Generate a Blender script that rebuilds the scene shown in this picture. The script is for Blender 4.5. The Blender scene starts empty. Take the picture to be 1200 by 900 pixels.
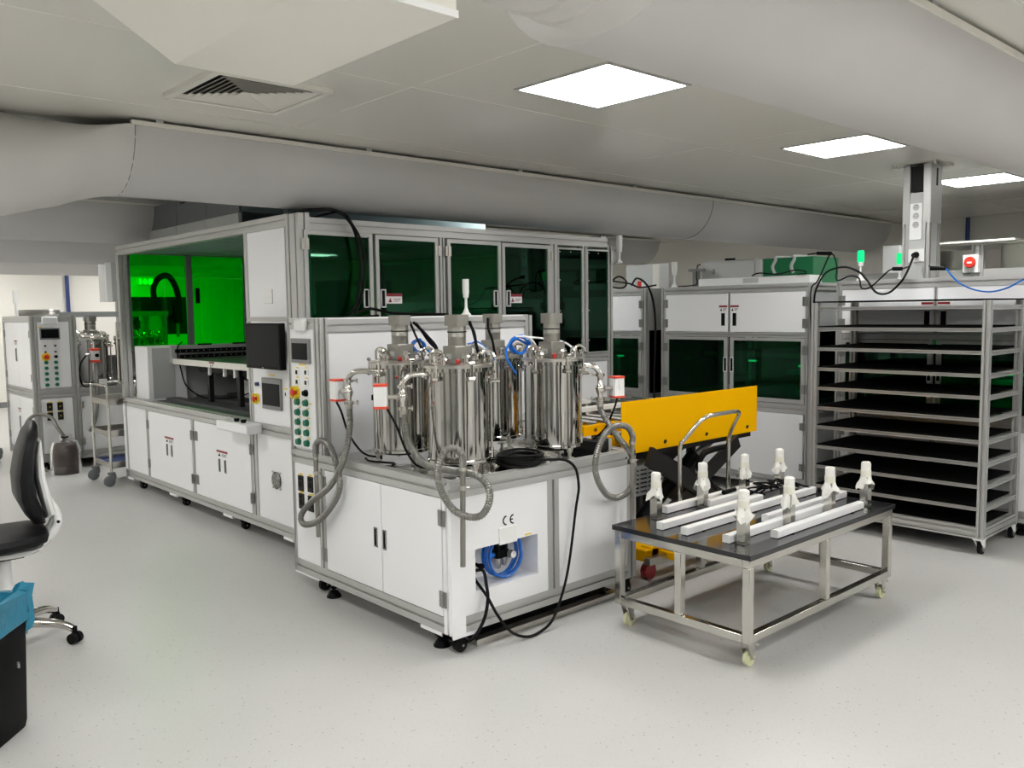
import bpy, math, random
from mathutils import Vector, Matrix
random.seed(7)
PI = math.pi
scene = bpy.context.scene
COL = scene.collection

# ------------------------------------------------------------------ camera
cam = bpy.data.cameras.new('camera'); cam_o = bpy.data.objects.new('camera', cam); COL.objects.link(cam_o)
F, YAW, PIT, ROL, EYE = 1008.67, math.radians(42.2806), math.radians(-4.8189), math.radians(-0.7681), 1.6
fw = Vector((math.sin(YAW)*math.cos(PIT), math.cos(YAW)*math.cos(PIT), math.sin(PIT)))
r0 = Vector((math.cos(YAW), -math.sin(YAW), 0)); u0 = r0.cross(fw)
rr = math.cos(ROL)*r0 + math.sin(ROL)*u0; uu = -math.sin(ROL)*r0 + math.cos(ROL)*u0
cam_o.matrix_world = Matrix(((rr.x, uu.x, -fw.x, 0), (rr.y, uu.y, -fw.y, 0), (rr.z, uu.z, -fw.z, EYE), (0, 0, 0, 1)))
cam.sensor_fit = 'HORIZONTAL'; cam.sensor_width = 36; cam.lens = F*36/1200
cam.clip_start = .05; cam.clip_end = 100
scene.camera = cam_o
# ------------------------------------------------------------------ world, colour
w = bpy.data.worlds.new('world'); scene.world = w; w.use_nodes = True
w.node_tree.nodes['Background'].inputs[0].default_value = (.9, .95, 1, 1)
w.node_tree.nodes['Background'].inputs[1].default_value = 0.02
vs = scene.view_settings
vs.view_transform = 'Standard'; vs.look = 'None'; vs.gamma = 1; vs.use_curve_mapping = False
vs.exposure = 0.0
LAMP = 24.0          # emission of the ceiling light panels
scene.cycles.max_bounces = 8; scene.cycles.diffuse_bounces = 5; scene.cycles.glossy_bounces = 4
scene.cycles.transparent_max_bounces = 16; scene.cycles.transmission_bounces = 4
scene.cycles.sample_clamp_indirect = 6; scene.cycles.caustics_reflective = False; scene.cycles.caustics_refractive = False
CEIL = 2.67

# ------------------------------------------------------------------ materials
def mat(name, col, rough=.5, metal=0., emit=0., emit_col=None, noise=None, bump=None, spec=None, coat=0., aniso=0.):
    m = bpy.data.materials.new(name); m.use_nodes = True; nt = m.node_tree; p = nt.nodes['Principled BSDF']
    p.inputs['Base Color'].default_value = (*col, 1); p.inputs['Roughness'].default_value = rough; p.inputs['Metallic'].default_value = metal
    if spec is not None: p.inputs['Specular IOR Level'].default_value = spec
    if coat: p.inputs['Coat Weight'].default_value = coat; p.inputs['Coat Roughness'].default_value = .06
    if emit:
        p.inputs['Emission Color'].default_value = (*(emit_col or col), 1); p.inputs['Emission Strength'].default_value = emit
    tc = None
    if noise or bump:
        tc = nt.nodes.new('ShaderNodeTexCoord')
    if noise:          # (scale, amount, colour) : mottling mixed into the base colour
        sc_, lo, hi, c2 = noise
        n = nt.nodes.new('ShaderNodeTexNoise'); n.inputs['Scale'].default_value = sc_; n.inputs['Detail'].default_value = 3
        nt.links.new(tc.outputs['Object'], n.inputs['Vector'])
        r = nt.nodes.new('ShaderNodeValToRGB'); r.color_ramp.elements[0].position = lo; r.color_ramp.elements[1].position = hi
        r.color_ramp.elements[0].color = (*c2, 1); r.color_ramp.elements[1].color = (*col, 1)
        nt.links.new(n.outputs['Fac'], r.inputs['Fac']); nt.links.new(r.outputs['Color'], p.inputs['Base Color'])
    if bump:
        sc_, st = bump
        n = nt.nodes.new('ShaderNodeTexNoise'); n.inputs['Scale'].default_value = sc_; n.inputs['Detail'].default_value = 4
        nt.links.new(tc.outputs['Object'], n.inputs['Vector'])
        b = nt.nodes.new('ShaderNodeBump'); b.inputs['Strength'].default_value = st; b.inputs['Distance'].default_value = .01
        nt.links.new(n.outputs['Fac'], b.inputs['Height']); nt.links.new(b.outputs['Normal'], p.inputs['Normal'])
    return m

def glass_mat(name, tint, refl=(1, 1, 1), rough=.02, ior=1.5):
    m = bpy.data.materials.new(name); m.use_nodes = True; nt = m.node_tree; nt.nodes.clear()
    o = nt.nodes.new('ShaderNodeOutputMaterial'); mx = nt.nodes.new('ShaderNodeMixShader')
    t = nt.nodes.new('ShaderNodeBsdfTransparent'); t.inputs[0].default_value = (*tint, 1)
    g = nt.nodes.new('ShaderNodeBsdfGlossy'); g.inputs['Color'].default_value = (*refl, 1); g.inputs['Roughness'].default_value = rough
    f = nt.nodes.new('ShaderNodeFresnel'); f.inputs[0].default_value = ior
    nt.links.new(f.outputs[0], mx.inputs[0]); nt.links.new(t.outputs[0], mx.inputs[1]); nt.links.new(g.outputs[0], mx.inputs[2])
    nt.links.new(mx.outputs[0], o.inputs['Surface'])
    return m

def floor_mat():
    m = mat('speckled_vinyl', (.60, .59, .55), .34)
    nt = m.node_tree; p = nt.nodes['Principled BSDF']; tc = nt.nodes.new('ShaderNodeTexCoord')
    big = nt.nodes.new('ShaderNodeTexNoise'); big.inputs['Scale'].default_value = .9; big.inputs['Detail'].default_value = 4
    v = nt.nodes.new('ShaderNodeTexVoronoi'); v.inputs['Scale'].default_value = 80
    v2 = nt.nodes.new('ShaderNodeTexVoronoi'); v2.inputs['Scale'].default_value = 27
    for n in (big, v, v2): nt.links.new(tc.outputs['Object'], n.inputs['Vector'])
    def ramp(src, a, b, ca, cb):
        r = nt.nodes.new('ShaderNodeValToRGB'); r.color_ramp.elements[0].position = a; r.color_ramp.elements[1].position = b
        r.color_ramp.elements[0].color = (*ca, 1); r.color_ramp.elements[1].color = (*cb, 1); nt.links.new(src, r.inputs['Fac']); return r.outputs['Color']
    def mul(a, b):
        x = nt.nodes.new('ShaderNodeMix'); x.data_type = 'RGBA'; x.blend_type = 'MULTIPLY'; x.inputs[0].default_value = 1
        nt.links.new(a, x.inputs[6]); nt.links.new(b, x.inputs[7]); return x.outputs[2]
    c = ramp(big.outputs['Fac'], .3, .7, (.515, .51, .49), (.555, .55, .53))
    c = mul(c, ramp(v.outputs['Distance'], .12, .22, (.82, .82, .80), (1, 1, 1)))
    c = mul(c, ramp(v2.outputs['Distance'], .07, .12, (.55, .53, .50), (1, 1, 1)))
    nt.links.new(c, p.inputs['Base Color'])
    rg = nt.nodes.new('ShaderNodeMapRange'); rg.inputs[3].default_value = .26; rg.inputs[4].default_value = .42
    nt.links.new(big.outputs['Fac'], rg.inputs[0]); nt.links.new(rg.outputs[0], p.inputs['Roughness'])
    return m

def paper_fabric(name, col):
    return mat(name, col, .85, bump=(3.5, .12), noise=(1.2, .3, .75, tuple(c*.93 for c in col)))

M = dict(
    white=mat('white_powder_coat', (.86, .865, .87), .36),
    offwhite=mat('off_white_plastic', (.84, .845, .83), .4),
    alu=mat('anodised_aluminium', (.50, .50, .485), .36, .4),
    aludark=mat('dull_aluminium', (.27, .28, .275), .45, .5),
    steel=mat('brushed_steel', (.58, .56, .52), .28, 1),
    satin=mat('satin_nickel', (.31, .30, .27), .38, .8),
    mirror=mat('polished_stainless', (.52, .51, .485), .05, 1),
    pol=mat('polished_tube', (.68, .66, .62), .12, 1),
    black=mat('black_plastic', (.003, .003, .0035), .5, spec=.1),
    rubber=mat('black_rubber', (.007, .007, .007), .6, spec=.15),
    matblack=mat('black_foam_mat', (.004, .004, .004), .8, bump=(180, .3), spec=.06),
    acryl=mat('glossy_black_board', (.018, .018, .02), .1),
    leather=mat('black_leatherette', (.008, .008, .009), .45, spec=.2),
    floor=floor_mat(),
    ceil=mat('painted_metal_ceiling', (.80, .785, .725), .2, spec=.5),
    ceildark=mat('ceiling_joint', (.82, .81, .76), .4),
    wall=mat('cream_wall_paint', (.84, .82, .76), .6),
    duct=paper_fabric('grey_duct_fabric', (.60, .59, .58)),
    ductl=paper_fabric('pale_duct_fabric', (.63, .62, .595)),
    hood=mat('cream_sheet_metal', (.80, .78, .71), .45),
    dark=mat('dark_gap', (.01, .01, .01), .8),
    glass=glass_mat('green_laser_glass', (.003, .88, .05), (.85, 1, .9)),
    glassd=glass_mat('dark_green_laser_glass', (.003, .36, .15), (.35, .8, .55)),
    clear=glass_mat('clear_plastic_bag', (.95, .95, .95), rough=.12, ior=1.22),
    screen=mat('dark_screen', (.005, .006, .007), .4, spec=.1),
    greyb=mat('grey_bezel', (.22, .22, .22), .4),
    yellow=mat('yellow_paint', (.92, .47, .0), .6, spec=.05),
    yel=mat('yellow_plastic', (.85, .62, .02), .4),
    red=mat('red_plastic', (.62, .03, .015), .35),
    redc=mat('red_cap', (.75, .07, .03), .35),
    dred=mat('dark_red_label', (.25, .01, .02), .5),
    green=mat('green_button', (.005, .14, .07), .35),
    blue=mat('blue_tube', (.015, .16, .62), .25),
    navy=mat('navy_plastic', (.02, .03, .12), .4),
    bluebag=mat('blue_bin_bag', (.015, .20, .32), .2, bump=(22, .9)),
    hose=mat('braided_hose', (.22, .215, .195), .3, .5),
    hosetube=mat('dull_tube', (.30, .29, .26), .3, .8),
    tissue=mat('white_tissue', (.84, .83, .78), .8, bump=(60, .6)),
    tape=mat('cream_tape', (.78, .76, .66), .5),
    bar=mat('white_light_bar', (.86, .86, .86), .3),
    lamp=mat('light_diffuser', (1, 1, 1), .5, emit=LAMP, emit_col=(1, .99, .98)),
    wlamp=mat('white_work_light', (1, 1, 1), .5, emit=4),
    lampg=mat('green_lamp', (.0, .3, .1), .3, emit=.9, emit_col=(0, .95, .28)),
    exitm=mat('exit_sign_green', (.05, .5, .2), .4, emit=.6, emit_col=(.05, .8, .3)),
    exitw=mat('exit_sign_white', (.9, .9, .9), .4, emit=5, emit_col=(.8, 1, .85)),
    bluepipe=mat('blue_pipe', (.03, .06, .22), .4),
    grey=mat('grey_plastic', (.14, .15, .16), .45),
    castor=mat('cream_wheel', (.66, .66, .42), .45),
    brown=mat('dark_canister', (.07, .055, .05), .4),
    hinge=mat('hinge_metal', (.33, .33, .31), .35, .8),
    bedgrey=mat('machine_bed', (.10, .105, .105), .5, .3),
    mechanism=mat('dark_mechanism', (.012, .011, .010), .5, spec=.3),
    gpanel=mat('green_sheet', (.01, .16, .06), .4),
    lightgrey=mat('light_grey_panel', (.50, .51, .50), .45),
    bluegrey=mat('blue_grey_sheet', (.22, .28, .29), .5),
)

def streak(m):      # faint rolling marks running up the polished sheet
    nt = m.node_tree; p = nt.nodes['Principled BSDF']; tc = nt.nodes.new('ShaderNodeTexCoord'); mp = nt.nodes.new('ShaderNodeMapping')
    mp.inputs['Scale'].default_value = (6, 6, .4); n = nt.nodes.new('ShaderNodeTexNoise'); n.inputs['Scale'].default_value = 1.6; n.inputs['Detail'].default_value = 3
    b = nt.nodes.new('ShaderNodeBump'); b.inputs['Strength'].default_value = .3; b.inputs['Distance'].default_value = .012
    nt.links.new(tc.outputs['Object'], mp.inputs['Vector']); nt.links.new(mp.outputs['Vector'], n.inputs['Vector']); nt.links.new(n.outputs['Fac'], b.inputs['Height']); nt.links.new(b.outputs['Normal'], p.inputs['Normal'])
streak(M['mirror'])
# ------------------------------------------------------------------ mesh builder
class MB:
    def __init__(s): s.v = []; s.f = []; s.s = []
    def add(s, vs_, fs, smooth=False):
        b = len(s.v); s.v += [tuple(v) for v in vs_]
        for f in fs: s.f.append(tuple(b+i for i in f)); s.s.append(smooth)
        return s
    def box(s, x0, x1, y0, y1, z0, z1):
        x0, x1 = sorted((x0, x1)); y0, y1 = sorted((y0, y1)); z0, z1 = sorted((z0, z1))
        return s.add([(x0,y0,z0),(x1,y0,z0),(x1,y1,z0),(x0,y1,z0),(x0,y0,z1),(x1,y0,z1),(x1,y1,z1),(x0,y1,z1)],
                     [(0,3,2,1),(4,5,6,7),(0,1,5,4),(1,2,6,5),(2,3,7,6),(3,0,4,7)])
    def cyl(s, p0, p1, ra, rb=None, n=16, caps=True, smooth=True):
        rb = ra if rb is None else rb
        p0, p1 = Vector(p0), Vector(p1); d = (p1-p0).normalized()
        a = d.orthogonal().normalized(); b = d.cross(a)
        v = []
        for p, r in ((p0, ra), (p1, rb)):
            for i in range(n):
                t = 2*PI*i/n; v.append(p + a*math.cos(t)*r + b*math.sin(t)*r)
        s.add(v, [(i, (i+1) % n, n+(i+1) % n, n+i) for i in range(n)], smooth)
        if caps: s.add(v, [tuple(range(n-1, -1, -1)), tuple(range(n, 2*n))])
        return s
    def lathe(s, c, prof, n=32, axis='z', smooth=True):
        # prof: list of (radius, height)
        v = []
        for r, h in prof:
            for i in range(n):
                t = 2*PI*i/n; x, y = r*math.cos(t), r*math.sin(t)
                v.append({'z': (c[0]+x, c[1]+y, c[2]+h), 'x': (c[0]+h, c[1]+x, c[2]+y), 'y': (c[0]+y, c[1]+h, c[2]+x)}[axis])
        m = len(prof)
        s.add(v, [(j*n+i, j*n+(i+1) % n, (j+1)*n+(i+1) % n, (j+1)*n+i) for j in range(m-1) for i in range(n)], smooth)
        s.add(v, [tuple(range(n-1, -1, -1)), tuple(range((m-1)*n, m*n))])
        return s
    def tube(s, pts, r, n=8, closed=False, caps=True):
        P = [Vector(p) for p in pts]; m = len(P)
        rs = r if isinstance(r, (list, tuple)) else [r]*m
        prev = None; v = []
        for i, p in enumerate(P):
            if closed: d = (P[(i+1) % m]-P[i-1]).normalized()
            else: d = (P[min(i+1, m-1)]-P[max(i-1, 0)]).normalized()
            if prev is None: a = d.orthogonal().normalized()
            else:
                a = prev - d*prev.dot(d)
                a = a.normalized() if a.length > 1e-6 else d.orthogonal().normalized()
            prev = a; b = d.cross(a)
            for k in range(n):
                t = 2*PI*k/n; v.append(p + (a*math.cos(t)+b*math.sin(t))*rs[i])
        rng = range(m) if closed else range(m-1)
        s.add(v, [(j*n+k, j*n+(k+1) % n, ((j+1) % m)*n+(k+1) % n, ((j+1) % m)*n+k) for j in rng for k in range(n)], True)
        if caps and not closed: s.add(v, [tuple(range(n-1, -1, -1)), tuple(range((m-1)*n, m*n))])
        return s
    def prism(s, poly, axis, a0, a1, smooth=False):
        # poly in the plane across axis: x->(y,z) y->(x,z) z->(x,y)
        n = len(poly); mk = {'x': lambda p, a: (a, p[0], p[1]), 'y': lambda p, a: (p[0], a, p[1]), 'z': lambda p, a: (p[0], p[1], a)}[axis]
        v = [mk(p, a0) for p in poly] + [mk(p, a1) for p in poly]
        s.add(v, [(i, (i+1) % n, n+(i+1) % n, n+i) for i in range(n)], smooth)
        s.add(v, [tuple(range(n-1, -1, -1)), tuple(range(n, 2*n))])
        return s
    def prof(s, x0, x1, y0, y1, z0, z1, g=.014, dp=.013):
        """aluminium extrusion filling the box, T-slots running along the longest side"""
        L = {'x': x1-x0, 'y': y1-y0, 'z': z1-z0}; ax = max(L, key=L.get)
        (a0, a1), (b0, b1) = {'x': ((y0, y1), (z0, z1)), 'y': ((x0, x1), (z0, z1)), 'z': ((x0, x1), (y0, y1))}[ax]
        c = {'x': (x0, x1), 'y': (y0, y1), 'z': (z0, z1)}[ax]
        wa, wb = a1-a0, b1-b0
        def slots(l, o): 
            n = 2 if l > 1.6*o else 1
            return [l*(i+.5)/n for i in range(n)]
        P = []
        for q in slots(wa, wb): P += [(a0+q-g/2, b0), (a0+q-g/2, b0+dp), (a0+q+g/2, b0+dp), (a0+q+g/2, b0)]
        P = [(a0, b0)] + P + [(a1, b0)]
        for q in slots(wb, wa): P += [(a1, b0+q-g/2), (a1-dp, b0+q-g/2), (a1-dp, b0+q+g/2), (a1, b0+q+g/2)]
        P += [(a1, b1)]
        for q in reversed(slots(wa, wb)): P += [(a0+q+g/2, b1), (a0+q+g/2, b1-dp), (a0+q-g/2, b1-dp), (a0+q-g/2, b1)]
        P += [(a0, b1)]
        for q in reversed(slots(wb, wa)): P += [(a0, b0+q+g/2), (a0+dp, b0+q+g/2), (a0+dp, b0+q-g/2), (a0, b0+q-g/2)]
        return s.prism(P, ax, *c)
    def build(s, name, m, parent=None, bevel=0., kind=None, label=None):
        off = origin(parent) if parent is not None else Vector((0, 0, 0))
        me = bpy.data.meshes.new(name)
        me.from_pydata([(a-off.x, b-off.y, c-off.z) for a, b, c in s.v], [], s.f)
        me.polygons.foreach_set('use_smooth', s.s); me.validate(); me.update()
        import bmesh
        bm = bmesh.new(); bm.from_mesh(me); bmesh.ops.recalc_face_normals(bm, faces=bm.faces); bm.to_mesh(me); bm.free()
        me.set_sharp_from_angle(angle=math.radians(38))
        me.materials.append(M[m] if isinstance(m, str) else m)
        o = bpy.data.objects.new(name, me); COL.objects.link(o)
        if parent is not None: o.parent = parent
        if bevel:
            b = o.modifiers.new('bevel', 'BEVEL'); b.width = bevel; b.segments = 2; b.limit_method = 'ANGLE'; b.harden_normals = False
        if kind: o['kind'] = kind
        if label: o['label'] = label
        return o
def origin(o):
    v = Vector((0, 0, 0))
    while o is not None: v += Vector(o.location); o = o.parent
    return v
def B(*a): return MB().box(*a)
def bx(name, m, parent, *a, bevel=0., **k): return MB().box(*a).build(name, m, parent, bevel, **k)
def pf(name, parent, *a, m='alu'): return MB().prof(*a).build(name, m, parent)
def cy(name, m, parent, p0, p1, r, r2=None, n=16, **k): return MB().cyl(p0, p1, r, r2, n).build(name, m, parent, **k)
def tag(o, label, cat, group=None):
    o['label'] = label; o['category'] = cat
    if group: o['group'] = group
    return o
def thing(name, label, cat, loc=(0, 0, 0), group=None):
    o = bpy.data.objects.new(name, None); COL.objects.link(o); o.location = loc; o.empty_display_size = .1
    return tag(o, label, cat, group)
def solo(name, m, label, cat, mb, group=None, **k): return tag(mb.build(name, m, None, **k), label, cat, group)
def kids(o): return list(o.children)
def copy_tree(o, parent=None, fresh=True):
    c = o.copy(); COL.objects.link(c)
    if parent is not None: c.parent = parent
    for ch in kids(o): copy_tree(ch, c)
    return c
def dup(o, loc, label, rz=None):
    c = copy_tree(o); c.location = loc; c['label'] = label
    if rz is not None: c.rotation_euler = (0, 0, rz)
    return c
def smooth_path(pts, step=.02):
    P = [Vector(p) for p in pts]; P = [P[0]*2-P[1]] + P + [P[-1]*2-P[-2]]; out = []
    for i in range(1, len(P)-2):
        a, b, c, d = P[i-1:i+3]; n = max(2, int((c-b).length/step))
        for k in range(n):
            t = k/n
            out.append(.5*((2*b)+(-a+c)*t+(2*a-5*b+4*c-d)*t*t+(-a+3*b-3*c+d)*t**3))
    out.append(P[-2]); return out
def cable(name, label, pts, r=.005, m='rubber', cat='cable', group=None, n=6, step=.02):
    return solo(name, m, label, cat, MB().tube(smooth_path(pts, step), r, n), group)
def struct(o): o['kind'] = 'structure'; return o
# ================================================================== ROOM
X0, X1, Y0, Y1 = -6.0, 11.25, -5.5, 17.5
struct(B(X0, X1, Y0, Y1, -.1, 0).build('floor', 'floor'))
ceiling = B(X0-.2, X1+.2, Y0-.2, Y1+.2, CEIL+.0025, CEIL+.15).build('ceiling', 'ceil'); struct(ceiling)
struct(B(X0, X1, Y1, Y1+.15, 0, CEIL+.1).build('wall_back', 'wall'))
struct(B(X0, X1, Y0-.15, Y0, 0, CEIL+.1).build('wall_front', 'wall'))
struct(B(X0-.15, X0, Y0-.15, Y1+.15, 0, CEIL+.1).build('wall_left', 'wall'))
struct(B(X1, X1+.15, Y0-.15, Y1+.15, 0, CEIL+.1).build('wall_right', 'wall'))
struct(B(X1-.012, X1, Y0, Y1, 0, .1).build('baseboard_right', 'greyb')); struct(B(X0, X1, Y1-.012, Y1, 0, .1).build('baseboard_back', 'greyb'))
# ceiling panels, joint 35 mm wide between them
pw, pl_ = 1.15, 2.42
pan = None
ny = 0
for j in range(21):
    y0 = 2.24 + (j-7)*pw
    if y0 > Y1 or y0+pw < Y0: continue
    for i in range(8):
        x0 = 2.46 + (i-4)*pl_
        if pan is None:
            pan = B(0, pl_-.06, 0, pw-.06, 0, .012)
            pan = pan.build('ceiling_panel', 'ceil', ceiling, bevel=.002); me = pan.data
            pan.location = (x0+.03, y0+.03, CEIL)
        else:
            c = pan.copy(); COL.objects.link(c); c.location = (x0+.03, y0+.03, CEIL)
# ceiling lights
def light_thing(x, y, label, group=None):
    t = thing('ceiling_light', label, 'ceiling light', (x, y, CEIL), group)
    f = MB(); a, b = .300, .283
    f.box(x-a, x+a, y-a, y-b, CEIL-.008, CEIL); f.box(x-a, x+a, y+b, y+a, CEIL-.008, CEIL)
    f.box(x-a, x-b, y-b, y+b, CEIL-.008, CEIL); f.box(x+b, x+a, y-b, y+b, CEIL-.008, CEIL)
    f.build('frame', 'alu', t)
    B(x-b, x+b, y-b, y+b, CEIL-.006, CEIL-.001).build('diffuser', 'lamp', t)
    return t
L0 = light_thing(3.185, 2.83, 'large lit square ceiling light above the four steel tanks')
vis = {(1, 0): 'lit square ceiling light just left of the grey ceiling column top', (2, 0): 'lit ceiling light at the right edge behind the ceiling column'}
for r, y in enumerate((2.83, 6.35, 9.8, 13.3, 16.3, -1.3, -.2, -4.1)):  # bay behind the viewer holds an extra row, added to brighten near faces
    for k in range(-3, 4):
        if (k, r) == (0, 0): continue
        x = 3.185 + k*2.42
        if x > X1-.4 or x < X0+.4: continue
        if r >= 5 and k in (-3,): continue
        if (k, r) == (0, 1) or k == 3 or (k == 2 and 2 <= r <= 4): continue
        lab = vis.get((k, r), 'square ceiling light panel hidden behind the hanging ducts or outside the picture')
        c = dup(L0, (x, y, CEIL), lab)
        if (k, r) not in vis: c['group'] = 'ceiling lights out of view'
# ---- four way air diffuser
t = thing('ceiling_vent', 'square slatted ceiling air vent beside the hanging cream box', 'air vent', (1.925, 3.97, CEIL))
vx, vy, h = 1.925, 3.97, .295
f = MB()
f.box(vx-h, vx+h, vy-h, vy-h+.035, CEIL-.022, CEIL-.0005); f.box(vx-h, vx+h, vy+h-.035, vy+h, CEIL-.022, CEIL-.0005)
f.box(vx-h, vx-h+.035, vy-h+.035, vy+h-.035, CEIL-.022, CEIL-.0005); f.box(vx+h-.035, vx+h, vy-h+.035, vy+h-.035, CEIL-.022, CEIL-.0005)
f.build('frame', 'hood', t)
bx('backing', 'dark', t, vx-h+.03, vx+h-.03, vy-h+.03, vy+h-.03, CEIL-.002, CEIL-.0005)
for k in range(8):                      # concentric louvre blades, each tilted outwards
    a = .255 - k*.030; b = a - .020
    m = MB(); zt, zb = CEIL-.003, CEIL-.019
    for q in range(4):
        R_ = Matrix.Rotation(q*PI/2, 3, 'Z')
        v = [R_ @ Vector(p) + Vector((vx, vy, 0)) for p in ((-a, a, zb), (a, a, zb), (b, b, zt), (-b, b, zt), (-a, a-.003, zb), (a, a-.003, zb), (b, b-.003, zt), (-b, b-.003, zt))]
        m.add(v, [(0,1,2,3), (4,7,6,5), (0,4,5,1), (3,2,6,7), (0,3,7,4), (1,5,6,2)])
    m.build('louvre', 'hood', t)

# ---- half round fabric ducts hanging under the ceiling, running along X
def duct(yn, xa, xb, label, tubex=None, R=.345, seams=(), r=.265, dy=-.11, dz=0.):
    t = thing('air_duct', label, 'air duct', (xa, yn+R, CEIL), 'fabric ceiling ducts')
    zc = CEIL-.035; n = 24; yc = yn+R
    cur = [(yc - R*math.cos(PI*i/n), zc - R*math.sin(PI*i/n)) for i in range(n+1)]
    m = MB(); xs = [xa+(xb-xa)*i/20 for i in range(21)]
    v = [(x, a, b) for x in xs for a, b in cur]
    m.add(v, [(j*(n+1)+i, j*(n+1)+i+1, (j+1)*(n+1)+i+1, (j+1)*(n+1)+i) for j in range(20) for i in range(n)], True)
    m.add([(xb, a, b) for a, b in cur], [tuple(range(n+1))]); m.add([(xa, a, b) for a, b in cur], [tuple(range(n, -1, -1))])
    m.box(xa, xb, yn+.01, yn+2*R-.01, zc-.002, zc+.004)
    m.build('fabric_skin', 'duct', t)
    for y in (yn, yn+2*R):
        bx('rail', 'lightgrey' if y != yn else 'hood', t, xa, xb, y-.012, y+.012, zc-.006, zc+.018)
    hg = MB(); x = xa+.15
    while x < xb: 
        hg.box(x-.02, x+.02, yn-.008, yn+.008, zc+.018, CEIL+.001); hg.box(x-.02, x+.02, yn+2*R-.008, yn+2*R+.008, zc+.018, CEIL+.001); x += 1.35
    hg.build('rail_clip', 'lightgrey', t, kind='stuff')
    for x in seams:
        MB().tube([(x, yc - (R+.001)*math.cos(PI*i/n), zc - (R+.001)*math.sin(PI*i/n)) for i in range(n+1)], .004, 5).build('seam', 'aludark', t)
    if tubex is not None:
        # round fabric hose that flattens into the half round duct
        N = 32; J = 26; v = []
        for j in range(J+1):
            s = j/J; x = xa + .03 - (xa-tubex)*s
            q = min(1, s/.45); q = q*q*(3-2*q)
            cy_ = yc + dy*q
            puff = 1 + .02*math.sin(s*34) + .014*math.sin(s*77+1)
            for k in range(N):
                th = 2*PI*k/N
                ca, sa = math.cos(th), math.sin(th)
                hx, hz = (R+.004)*ca, ((R+.004)*sa if sa < 0 else 0)
                tx, tz = r*ca*puff, r*sa*puff - r + .03
                v.append((x, cy_ + hx*(1-q)+tx*q, zc + hz*(1-q)+tz*q + .01*q*math.sin(5*th+s*9)*.4))
        m = MB(); m.add(v, [(j*N+k, j*N+(k+1) % N, (j+1)*N+(k+1) % N, (j+1)*N+k) for j in range(J) for k in range(N)], True)
        m.add(v, [tuple(range(J*N, J*N+N))])
        m.build('round_sleeve', 'ductl', t)
        for s in (.62, .74):
            j = int(s*J); MB().tube(v[j*N:(j+1)*N], .006, 5, closed=True).build('hem', 'ductl', t)
    return t
duct(4.86, 1.68, 10.89, 'long grey fabric duct crossing above the green-windowed cabinet, round sleeve at its left', tubex=.3, r=.26, dy=.0, seams=(1.70, 7.05))
duct(1.31, 1.72, 11.0, 'grey fabric duct overhead at the upper right, nearest to the viewer', tubex=1.08, R=.318, r=.225, dy=-.33)
duct(8.27, 1.3, 10.6, 'grey fabric duct behind the long one, its cut end showing above the far cabinets')
duct(11.75, -3, 10.6, 'third grey fabric duct back, above the left control tower')
duct(15.2, -3, 10.6, 'farthest grey fabric duct, in front of the cream back wall')
# ---- hanging sheet metal box at the top left
t = thing('duct_box', 'cream sheet metal box hanging from the ceiling at the top left', 'duct box', (.94, 1.68, CEIL))
bx0, bx1, by0, by1, bz = .794, 1.093, 1.346, 2.0, 2.17
m = MB()
tx0 = .0
v = [(bx0, by0, bz), (bx1, by0, bz), (bx1, by1, bz), (bx0, by1, bz), (tx0, by0, CEIL), (bx1, by0, CEIL), (bx1, by1, CEIL), (tx0, by1, CEIL)]
# the flared side reaches the ceiling at x = 0: (0.64 at z 2.26)
k = (bx0-.642)/(2.262-bz)
for i in (4, 7): v[i] = (bx0-k*(CEIL-bz), v[i][1], CEIL)
m.add(v, [(0,3,2,1),(4,5,6,7),(0,1,5,4),(1,2,6,5),(2,3,7,6),(3,0,4,7)])
m.build('casing', 'hood', t, bevel=.004)
bx('rim_strip', 'offwhite', t, bx0+.02, bx1, by0-.004, by0, bz, bz+.014)
# cable conduit running under the ceiling behind the first duct
tag(B(1.9, 3.2, 8.06, 8.1, CEIL-.05, CEIL-.02).build('cable_conduit', 'alu'), 'thin pale conduit under the ceiling behind the long duct', 'conduit')
# ---- power column
t = thing('power_column', 'aluminium power column with sockets hanging from the ceiling over the far cabinets', 'power column', (6.80, 2.79, CEIL))
cx0, cx1, cy0, cy1 = 6.69, 6.89, 2.70, 2.90
for (a, b) in ((cx0, cy0), (cx0, cy1-.045), (cx1-.045, cy0), (cx1-.045, cy1-.045)):
    pf('corner_profile', t, a, a+.045, b, b+.045, 1.80, CEIL-.012)
bx('ceiling_plate', 'steel', t, cx0-.06, cx1+.06, cy0-.06, cy1+.06, CEIL-.012, CEIL)
for a in (cy0-.045, cy1+.045): cy('bolt', 'steel', t, (cx0-.045, a, CEIL-.03), (cx0-.045, a, CEIL-.01), .012, n=6)
bx('cover_panel', 'lightgrey', t, cx0+.004, cx0+.012, cy0+.045, cy1-.045, 1.80, 2.45)
bx('cover_panel', 'lightgrey', t, cx0+.045, cx1-.045, cy0+.006, cy0+.014, 1.80, 2.62)
bx('cover_panel', 'lightgrey', t, cx1-.014, cx1-.006, cy0+.045, cy1-.045, 1.80, 2.45)
bx('cover_panel', 'lightgrey', t, cx0+.045, cx1-.045, cy1-.012, cy1-.004, 1.80, 2.45)
bx('sleeve', 'alu', t, cx0-.004, cx0, cy0, cy0+.05, 2.22, CEIL-.012); bx('sleeve', 'alu', t, cx0-.004, cx0, cy1-.05, cy1, 2.22, CEIL-.012)
bx('sleeve', 'alu', t, cx0, cx1, cy0-.004, cy0, 2.22, CEIL-.012)
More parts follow.
